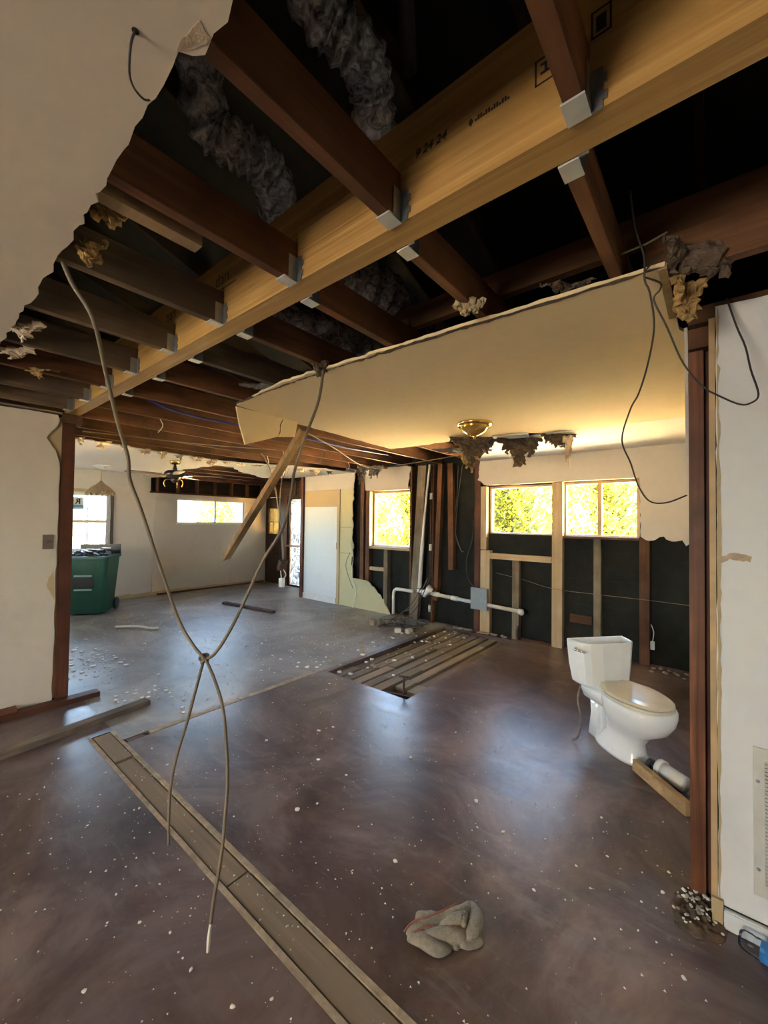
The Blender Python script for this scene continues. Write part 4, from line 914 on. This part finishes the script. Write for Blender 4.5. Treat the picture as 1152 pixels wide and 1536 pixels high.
# plastic bottle by the right baseboard
root = empty('plastic_bottle', (.13, 2.02, 0), math.radians(-14)); tag(root, 'clear plastic bottle with blue label lying by right baseboard', 'bottle')
def xl(prof, n=24):
    mb = MB(); mb.lathe(prof, n); mb.v = [(z, y, x+.034) for x, y, z in mb.v]; return mb
xl([(.0, -.07), (.024, -.072), (.031, -.062), (.033, -.04), (.031, -.03), (.033, -.02), (.033, .07), (.030, .09), (.014, .125), (.0135, .14)]).build('bottle_body', 'clear_plastic', root, True, local=True)
xl([(.0334, -.012), (.0334, .062)]).build('label_band', 'blue_label', root, True, local=True)
xl([(.0, .158), (.016, .158), (.016, .138), (.0, .138)]).build('cap', 'pvc_bright', root, True, local=True)

# return air grille in the right wall
root = empty('air_grille', (.28, 2.1, .177)); tag(root, 'pale metal air grille with louvers low on the right wall', 'vent')
mb = MB(); holed(mb, 'y', .103, .46, .177, .724, 2.091, 2.0995, [(.135, .428, .225, .680)]); mb.build('grille_frame', 'grille_paint', root, bevel=.0)
part('grille_throat', 'dark_gap', root, [(.135, .428, 2.0985, 2.0995, .225, .680)])
for i in range(33):
    z = .228+i*.0138; mb = MB(); mb.add([(.135, 2.0975, z+.0085), (.428, 2.0975, z+.0085), (.428, 2.0915, z+.001), (.135, 2.0915, z+.001), (.135, 2.0985, z+.0095), (.428, 2.0985, z+.0095), (.428, 2.0925, z+.003), (.135, 2.0925, z+.003)],
        [(0, 1, 2, 3), (7, 6, 5, 4), (0, 4, 5, 1), (2, 6, 7, 3), (0, 3, 7, 4), (1, 5, 6, 2)]); mb.build('louver', 'grille_paint', root)
for z in (.275, .600):
    mb = MB(); mb.lathe([(.0065, 0), (.006, .002), (.0, .003)], 10); mb.v = [(.116+x, 2.091-z_, z+y) for x, y, z_ in mb.v]; mb.build('screw', 'galvanized', root)

# plumbing on the back wall
root = empty('drain_pipe', (-3.2, 5.29, 0)); tag(root, 'white drain pipe running along the black stud wall', 'pipe')
YP = 5.295
MB().tube(smooth_path([(-4.12, YP, .03), (-4.12, YP, .20), (-4.12, YP, .36), (-4.09, YP, .425), (-4.02, YP, .445), (-3.72, YP, .445)], 6), .026, 12).build('pipe_run', 'pvc_white', root, True)
MB().tube([(-3.64, YP, .47), (-3.05, YP, .435)], .028, 12).build('pipe_run', 'pvc_white', root, True)
MB().tube([(-3.07, YP, .437), (-2.0, YP, .385)], .027, 12).build('pipe_run', 'pvc_white', root, True)
for x, z in ((-3.30, .452), (-2.98, .432)): MB().tube([(x-.05, YP, z+.003), (x+.05, YP, z-.003)], .036, 12).build('coupling', 'pvc_white', root, True)
MB().tube([(-2.03, YP, .387), (-1.985, YP, .385), (-1.97, YP-.06, .385)], .036, 12).build('elbow', 'pvc_white', root, True)
MB().tube([(-3.50, YP-.03, .42), (-3.40, YP-.05, .52), (-3.36, YP-.05, .56)], .05, 12).build('wye_fitting', 'pvc_bright', root, True)
vp = MB().tube(smooth_path([(-3.39, 5.22, 2.43), (-3.46, 5.23, 1.88), (-3.53, 5.245, 1.168), (-3.59, 5.27, .52)]), [.016]*7+[.02]*3+[.03]*6, 12).build('vent_pipe', 'pvc_white', smooth=True); tag(vp, 'leaning pale vent pipe in front of the black wall', 'pipe')
root = empty('supply_pipe', (-3.41, 5.31, 0)); tag(root, 'brown copper riser with white couplings on the black wall', 'pipe')
MB().tube([(-3.42, 5.305, .02), (-3.41, 5.305, 2.42)], .012, 8).build('riser', 'rust', root, True)
for z in (.22, 1.16, 1.95): MB().tube([(-3.42+.004*z, 5.305, z-.05), (-3.42+.004*z, 5.305, z+.05)], .024, 10).build('coupling', 'pvc_white', root, True)
o = MB().box(-2.70, -2.455, 5.245, 5.255, .335, .635).build('nail_plate', 'steel_grey_plate', bevel=.002); tag(o, 'square grey steel guard plate over the white drain pipe', 'plate')
o = MB().tube(smooth_path([(-2.02, 5.25, .02), (-2.03, 5.25, .12), (-2.02, 5.26, .2)]), .018, 8).build('pipe_stub', 'cable_dark', smooth=True); tag(o, 'dark pipe stub at the corner of the opened floor', 'pipe')
# valve standing in the floor pit
root = empty('floor_valve', (-2.22, 3.02, -.1)); tag(root, 'rusty valve key standing in the open floor pit', 'valve')
MB().tube([(-2.22, 3.02, -.1), (-2.22, 3.02, .135)], .009, 8).build('stem', 'rust', root); MB().bar((-2.26, 3.0, .135), (-2.18, 3.04, .135), .014, .012).build('handle', 'rust', root)
MB().lathe([(.04, -.1), (.045, -.05), (.03, -.035), (.0, -.03)], 14, (-2.22, 3.02, 0)).build('base', 'rust', root, True)
MB().bar((-2.37, 2.95, -.03), (-2.10, 3.04, -.035), .03, .02).build('crossbar', 'rust', root)

# wires and boxes on and by the back wall
o = MB().tube(smooth_path([(-2.4, 5.41, .85), (-2.0, 5.415, .79), (-1.6, 5.325, .73), (-1.1, 5.325, .72), (-.6, 5.325, .72), (-.14, 5.40, .70)]), .004, 5).build('wall_cable', 'cable_tan'); tag(o, 'thin tan cable stretched across the black wall studs', 'cable')
for i, pts in enumerate((((-3.0, 5.40, 2.4), (-3.02, 5.40, 1.9), (-3.06, 5.40, 1.5), (-2.95, 5.40, 1.15), (-2.9, 5.40, 1.12)), ((-2.93, 5.40, 2.4), (-3.0, 5.40, 1.9), (-3.04, 5.41, 1.4), (-2.98, 5.40, 1.2)), ((-2.72, 5.40, 1.75), (-2.76, 5.40, 1.3), (-2.85, 5.40, 1.0), (-2.83, 5.40, .75), (-2.72, 5.40, .6)))):
    o = MB().tube(smooth_path(pts), .006, 6).build('wall_cable', ('cable_tan', 'cable_tan', 'cable_dark')[i], smooth=True); tag(o, ('tan cable hanging in black stud bay, left one of two', 'tan cable hanging in black stud bay, right one of two', 'black cable curving down the black stud bay')[i], 'cable')
o = MB().tube(smooth_path([(-4.86, 5.29, 2.30), (-4.80, 5.29, 2.0), (-4.84, 5.29, 1.6), (-4.80, 5.29, 1.3)]), .004, 5).build('wall_cable', 'cable_tan', smooth=True); tag(o, 'thin wire hanging along left jamb of the small window', 'cable')
for i, pts in enumerate((((-5.10, 5.27, 1.15), (-5.02, 5.26, .9), (-5.05, 5.26, .6), (-4.92, 5.25, .3), (-4.98, 5.22, .02)), ((-5.12, 5.28, .98), (-5.2, 5.26, .75), (-5.1, 5.26, .5), (-5.0, 5.25, .35)))):
    o = MB().tube(smooth_path(pts), .007 if i == 0 else .004, 6).build('wall_cable', ('cable_white', 'cable_dark')[i], smooth=True); tag(o, ('pale cable drooping over yellow board to the floor', 'dark thin wire drooping over the yellow board')[i], 'cable')
o = part('wall_box', 'outlet_white', None, [(-5.53, -5.49, 5.29, 5.306, 1.02, 1.14)]); tag(o, 'small beige switch box at the edge of white wall panel', 'switch')
root = empty('hanging_outlet', (-4.30, 3.2, .70)); tag(root, 'junction box and outlet dangling on cables in front of the door', 'outlet')
MB().tube(smooth_path([(-4.835, 3.2, 2.47), (-4.70, 3.2, 2.36), (-4.496, 3.2, 1.992), (-4.337, 3.2, 1.468), (-4.285, 3.2, 1.128), (-4.296, 3.2, 1.03)]), .010, 6).build('cable', 'cable_tan', root, True)
MB().tube(smooth_path([(-4.33, 3.25, 2.47), (-4.40, 3.22, 1.9), (-4.36, 3.21, 1.5), (-4.30, 3.2, 1.05)]), .006, 6).build('cable', 'cable_tan', root, True)
mb = MB(); mb.bar((-4.33, 3.2, .92), (-4.27, 3.2, 1.04), .06, .11, (0, 1, 0)); mb.build('junction_box', 'rust', root, bevel=.004)
for dx in (-.03, .035): MB().tube(smooth_path([(-4.31+dx, 3.2, .92), (-4.28+dx*1.6, 3.2, .86), (-4.30+dx*.6, 3.2, .80)]), .007, 6).build('lead', 'cable_white', root, True)
part('outlet', 'outlet_white', root, [(-4.335, -4.265, 3.17, 3.22, .70, .81)], .004)
root = empty('stud_outlet', (-.545, 5.30, .2)); tag(root, 'small white outlet dangling beside the right red stud', 'outlet')
part('outlet', 'outlet_white', root, [(-.565, -.525, 5.30, 5.325, .19, .28)], .003); MB().tube(smooth_path([(-.545, 5.31, .28), (-.535, 5.315, .38), (-.56, 5.32, .46)]), .004, 5).build('lead', 'cable_white', root)
rg = random.Random(21)
for i in range(7):
    c = Vector((-3.62+rg.uniform(-.2, .2), 4.72+rg.uniform(-.18, .18), .04)); pts = []
    for k in range(9):
        a = k*.9+rg.uniform(0, 1); q = rg.uniform(.10, .34); pts.append((c.x+q*math.cos(a), c.y+q*.7*math.sin(a), max(.012, .05+.12*math.sin(k*.8+i)*rg.random())))
    if i < 3: pts += [(-3.55+.06*i, 4.98, .30), (-3.42+.08*i, 5.12, .62+.1*i)]
    o = MB().tube(smooth_path(pts, 6), .006, 5).build('tangled_cable', rg.choice(['cable_dark', 'cable_dark', 'cable_tan', 'insulation_grey']), smooth=True)
    tag(o, 'loose cable in the tangle on floor below the small window', 'cable', 'tangled cables on the floor')
for i, (x, y) in enumerate(((-3.98, 4.62), (-3.46, 4.55), (-3.32, 4.62))):
    o = MB().box(x-.045, x+.045, y-.035, y+.035, .0, .06+.02*(i == 0)).build('old_outlet_box', 'outlet_white' if i else 'mortar_tan', bevel=.006); o.rotation_euler = (.0, 0, i*.7)
    tag(o, ('tan block at the left end of the cable tangle', 'white outlet box in the cable tangle, nearer the window', 'white outlet box in the cable tangle, nearer the pit')[i], 'outlet box')

# rubble and plaster chips
def chip_mesh(name, seed, m):
    bm = bmesh.new(); bmesh.ops.create_icosphere(bm, subdivisions=1, radius=1); r = random.Random(seed)
    for v in bm.verts: v.co = Vector((v.co.x*r.uniform(.6, 1.2), v.co.y*r.uniform(.5, 1.0), (v.co.z*.5+.42)*r.uniform(.7, 1.0)))
    zmin = min(v.co.z for v in bm.verts)
    for v in bm.verts: v.co.z -= zmin
    me = bpy.data.meshes.new(name); bm.to_mesh(me); bm.free(); me.materials.append(M[m]); return me
CH = [chip_mesh('plaster_chip', s, 'plaster_chip') for s in range(6)]
RB = [chip_mesh('rubble_piece', s+20, 'rubble') for s in range(4)]
def spot_ok(x, y):
    if -3.12 < x < -2.08 and 2.88 < y < 5.27: return False
    if .90 < y < 1.09 and x > -3.5: return False
    if -.95 < x < -.6 and 1.2 < y < 1.55: return False
    if -1.05 < x < -.05 and 2.7 < y < 3.75: return False
    if x > -.12 and y > 2.03: return False
    if x < -4.1 and y < 1.25 and x > -4.45: return False
    if -3.8 < x < -3.4 and y < 1.5: return False
    if -8.4 < x < -7.4 and 1.6 < y < 2.6: return False
    if -3.24 < x < -3.16: return False
    return True
rc = random.Random(99); n = 0; placed = []
def scatter(count, fx, size, label, grp, meshes, cat='plaster chip', name='plaster_chip', z=0.0):
    k = 0; tries = 0
    while k < count and tries < count*40:
        tries += 1; x, y = fx()
        if not spot_ok(x, y): continue
        s = size(); 
        if any((x-a)**2+(y-b)**2 < (s+c)**2 for a, b, c in placed): continue
        placed.append((x, y, s*1.25))
        o = bpy.data.objects.new(name, rc.choice(meshes)); COL.objects.link(o); o.location = (x, y, z); o.rotation_euler = (0, 0, rc.uniform(0, 6.28)); o.scale = (s, s, s*rc.uniform(.5, 1))
        tag(o, label, cat, grp); k += 1
scatter(110, lambda: (-1.9+rc.uniform(-1.3, 1.9), rc.uniform(.2, 2.7)), lambda: .005+.013*rc.random()**2.2, 'white plaster chip scattered on the mauve floor', 'plaster chips on the mauve floor', CH)
scatter(60, lambda: (rc.uniform(-6.2, -3.3), rc.uniform(1.2, 3.6)), lambda: .008+.017*rc.random()**2, 'white plaster chip scattered on the grey floor', 'plaster chips on the grey floor', CH)
scatter(70, lambda: (rc.gauss(-5.15, .30), rc.gauss(1.42, .13)), lambda: .014+.025*rc.random()**2, 'plaster chip in the white heap beside the left post', 'heap of chips by the left post', CH)
scatter(25, lambda: (rc.uniform(-4.1, -3.3), rc.uniform(1.25, 1.7)), lambda: .010+.014*rc.random(), 'plaster chip near the end of the loose grey board', 'plaster chips near the grey board', CH)
scatter(40, lambda: (rc.gauss(-3.28, .10), rc.uniform(2.8, 4.9)), lambda: .014+.028*rc.random()**1.5, 'rubble lump beside the open floor pit', 'rubble along the pit', RB+CH[:2], 'rubble', 'rubble_piece')
for i in range(60):
    x = -3.05+rc.random()**1.8*.50; y = rc.uniform(2.95, 5.2); s = .012+.022*rc.random()
    o = bpy.data.objects.new('rubble_piece', rc.choice(RB+CH[:3])); COL.objects.link(o); o.location = (x, y, -.028); o.rotation_euler = (0, 0, rc.uniform(0, 6)); o.scale = (s, s, s); tag(o, 'rubble lump lying on the exposed planks in the pit', 'rubble', 'rubble in the pit')
for i in range(22):
    x = -3.0+rc.random()*.95; s = .018+.03*rc.random()
    o = bpy.data.objects.new('rubble_piece', rc.choice(RB)); COL.objects.link(o); o.location = (x, rc.uniform(5.26, 5.31), 0); o.rotation_euler = (0, 0, rc.uniform(0, 6)); o.scale = (s, s, s); tag(o, 'rubble lump heaped against the black wall behind the pit', 'rubble', 'rubble against the back wall')
scatter(9, lambda: (rc.uniform(-.55, -.2), rc.uniform(5.1, 5.3)), lambda: .02+.02*rc.random(), 'rubble lump at the foot of the right red stud', 'rubble by the red stud', RB, 'rubble', 'rubble_piece')
# broken patch at the foot of the right post
mb = MB(); NR, NA = 16, 60; vs_ = [(0, 0, .016)]
for j in range(1, NR+1):
    for k in range(NA):
        a = 2*PI*k/NA; q = j/NR; x, y = q*.095*math.cos(a)*(1+.25*noise.noise(Vector((a*2, 0, 0)))), q*.15*math.sin(a)*(1+.25*noise.noise(Vector((a*2, 4, 0))))
        vs_.append((x, y, max(.0005, .012*(1-q**3)+.018*noise.noise(Vector((x*45, y*45, 0)))*(1-q**4)+.010*noise.noise(Vector((x*110, y*110, 3)))*(1-q**4))))
fs_ = [(0, 1+k, 1+(k+1) % NA) for k in range(NA)]+[(1+j*NA+k, 1+(j+1)*NA+k, 1+(j+1)*NA+(k+1) % NA, 1+j*NA+(k+1) % NA) for j in range(NR-1) for k in range(NA)]+[tuple(1+(NR-1)*NA+k for k in reversed(range(NA)))]
mb.add(vs_, fs_); o = mb.build('mortar_patch', 'dirt_brown', None, True, local=True); o.location = (-.055, 2.11, 0); o.rotation_euler = (0, 0, -.25); tag(o, 'rough tan mortar patch on floor at foot of right post', 'mortar patch')
for i in range(70):
    s = .004+.009*rc.random(); o = bpy.data.objects.new('rubble_piece', rc.choice(RB+CH)); COL.objects.link(o)
    o.location = (-.07+rc.gauss(0, .04), 2.115+rc.gauss(0, .055), .012); o.rotation_euler = (0, 0, rc.uniform(0, 6)); o.scale = (s, s, s); tag(o, 'small rubble crumb on the mortar patch by right post', 'rubble', 'crumbs on the mortar patch')
# fine crumbs nobody could count
vs_, fs_ = [], []
k = 0
while k < 2300:
    q = rc.random()
    if q < .5: x, y = rc.uniform(-3.2, 1.2), rc.uniform(.1, 3.2)
    elif q < .9: x, y = rc.uniform(-7.5, -3.2), rc.uniform(1.1, 5.0)
    else: x, y = rc.uniform(-3.3, -.3), rc.gauss(1.0, .25)
    if (not spot_ok(x, y)) and not (.945 < y < 1.045 and x > -3.4): continue
    s = .0016+.0045*rc.random()**2 + (.003 if q > .5 and x < -3.2 else 0); a = rc.uniform(0, 6.28); b0 = len(vs_)
    for t in range(3): vs_.append((x+s*math.cos(a+t*2.1), y+s*math.sin(a+t*2.1), .001))
    vs_.append((x, y, .001+s*.9)); fs_ += [(b0, b0+1, b0+3), (b0+1, b0+2, b0+3), (b0+2, b0, b0+3)]; k += 1
cr = MB(); cr.add(vs_, fs_); o = cr.build('plaster_crumbs', 'plaster_chip', origin=(0, 0, 0)); o['kind'] = 'stuff'; tag(o, 'fine white plaster crumbs sprinkled over the whole floor', 'crumbs')

# ------------------------------------------------------------------ outdoors
def shrub_mesh(name, w_, d_, h_, n, seed, m):
    r = np.random.default_rng(seed); V = np.zeros((n*4, 3)); 
    th = r.uniform(0, 2*PI, n); zz = r.uniform(0, 1, n)**.85*h_; rad = np.sqrt(r.uniform(.35, 1, n))
    prof = np.clip(1.05-(zz/h_)**4*.5, .2, 1.1)*(1+.18*np.sin(th*3+zz*3)+.1*np.sin(th*7+zz*5))
    C = np.stack([w_/2*rad*prof*np.sign(np.cos(th))*np.abs(np.cos(th))**.7, d_/2*rad*prof*np.sin(th), zz], 1)
    a = r.normal(size=(n, 3)); a /= np.linalg.norm(a, axis=1)[:, None]; b = np.cross(a, r.normal(size=(n, 3))); b /= np.linalg.norm(b, axis=1)[:, None]
    s = r.uniform(.03, .065, n)[:, None]; 
    V[0::4] = C-a*s; V[1::4] = C+b*s*.5; V[2::4] = C+a*s; V[3::4] = C-b*s*.5
    V[:, 2] = np.maximum(V[:, 2], .02)
    me = bpy.data.meshes.new(name); me.from_pydata(V.tolist(), [], np.arange(n*4).reshape(n, 4).tolist()); me.materials.append(M[m]); return me
LY = [shrub_mesh('foliage', 2.4, 1.5, 3.1, 9000, 1, 'leaves_yellow'), shrub_mesh('foliage', 2.4, 1.5, 3.1, 9000, 2, 'leaves_green')]
hedge = []
for i, x in enumerate((-13.4, -11.2, -9.2, -7.3, -5.3, -3.4, -1.4, .8)):
    hedge.append((x, 11.6+.3*math.sin(i*2.3), (0, 0, 0, 0, 1, 0, 0, 1)[i], 1.30+.08*math.sin(i*1.7), ('seen past the white panel', 'behind the small kitchen window, left', 'behind the small kitchen window, middle', 'behind the small kitchen window, right', 'behind the left pane of the wide window', 'behind the right panes of the wide window', 'beyond the toilet', 'past the right wall')[i]))
for i, (x, y) in enumerate(((-13.6, 4.6), (-13.8, 7.4), (-13.2, 9.8))):
    hedge.append((x, y, (1, 0, 1)[i], .8, ('outside the far strip window, left half', 'outside the far strip window, right half', 'outside the entry door')[i]))
for x, y, kind, s, wh in hedge:
    root = empty('hedge_shrub', (x, y, -.22)); tag(root, 'sunlit %s shrub %s' % (('yellow-green', 'green')[kind], wh), 'shrub', 'garden hedge')
    o = bpy.data.objects.new('foliage', LY[kind]); COL.objects.link(o); o.parent = root; o.scale = (s, s, s)
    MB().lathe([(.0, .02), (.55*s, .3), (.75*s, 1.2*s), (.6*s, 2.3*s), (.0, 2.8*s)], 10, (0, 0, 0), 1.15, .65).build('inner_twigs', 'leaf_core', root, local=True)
    MB().tube([(0, 0, 0), (.03, .02, .6)], [.06, .04], 6).build('stem', 'bark', root, local=True)
root = empty('garden_fence', (-11.6, 2.5, -.22)); tag(root, 'tan board fence outside the left window', 'fence')
mb = MB()
for i in range(34):
    y = -.8+i*.155; mb.box(-11.62, -11.60, y, y+.145, -.2, 1.62+.02*math.sin(i*3.3))
mb.build('fence_boards', 'fence_wood', root)
for z in (.3, 1.2): part('fence_rail', 'fence_wood', root, [(-11.66, -11.625, -.8, 4.4, z, z+.08)])

o = MB().box(-1.335, -1.285, .30, .62, CZ+.002, CZ+.05).build('nailer_board', 'wood_loose_tan'); tag(o, 'short tan nailer board beside second near joist at torn ceiling edge', 'board')
o = MB().tube([(-.86, 1.16, 3.2), (-.75, .98, 3.22), (-.62, .80, 3.25)], .03, 10).build('attic_pipe', 'cable_dark', smooth=True); tag(o, 'dark round pipe crossing the black attic above the beam', 'pipe')

# second level: pieces that belong to a part
def base(o): return o.name.split('.')[0]
tops = {}
for o in list(COL.objects):
    if o.parent is None and o.children: tops.setdefault(base(o), []).append(o)
def nest(thing_name, child, part_name):
    for t in tops.get(thing_name, []):
        ch = list(t.children)
        ps = [c for c in ch if base(c) == part_name]; ks = [c for c in ch if base(c) == child]
        for i, k in enumerate(ks): k.parent = ps[i] if len(ps) == len(ks) else ps[0]
for a in (('ceiling_fan', 'blade_iron', 'blade'), ('ceiling_fan', 'lamp_arm', 'switch_housing'), ('toilet', 'flush_handle', 'tank'), ('toilet', 'fill_valve', 'tank'), ('toilet', 'hinge', 'lid'), ('toilet', 'bolt_cap', 'bowl'),
          ('ceiling_beam', 'date_stamp', 'beam_ply'), ('ceiling_beam', 'mill_mark', 'beam_ply'), ('ceiling_beam', 'faint_grade_print', 'beam_ply'), ('ceiling_beam', 'grade_stamp', 'beam_ply'), ('ceiling_joist', 'hanger_seat', 'joist_hanger'),
          ('door_1', 'door_knob', 'door_leaf'), ('door_1', 'door_pane', 'door_leaf'), ('door_1', 'door_muntin', 'door_leaf'), ('door_1', 'door_panel', 'door_leaf'), ('ceiling_light', 'finial', 'glass_bowl'), ('pendant_lamp', 'petal', 'shade'),
          ('towel', 'red_border', 'cloth'), ('wheeled_bin', 'moulded_rib', 'body'), ('wheeled_bin', 'grip_recess', 'body'), ('light_switch', 'toggle', 'plate'), ('plastic_bottle', 'label_band', 'bottle_body'), ('plastic_bottle', 'cap', 'bottle_body'),
          ('air_grille', 'screw', 'grille_frame'), ('hanging_outlet', 'lead', 'junction_box'), ('hanging_cable', 'bare_tip', 'cable_tail'), ('window_sign', 'sign_letter', 'sign_panel')):
    nest(*a)
for t in tops.get('ceiling_beam', []):
    ply = [c for c in t.children if base(c) == 'beam_ply'][0]
    for c in list(t.children):
        if base(c) in ('mill_print', 'mill_print_line'): c.parent = ply
for t in tops.get('hanging_cable', []):
    for c in list(t.children):
        if base(c) == 'cable_tail':
            for k in list(c.children): k.parent = [d for d in t.children if base(d) == 'cable_tail'][1]
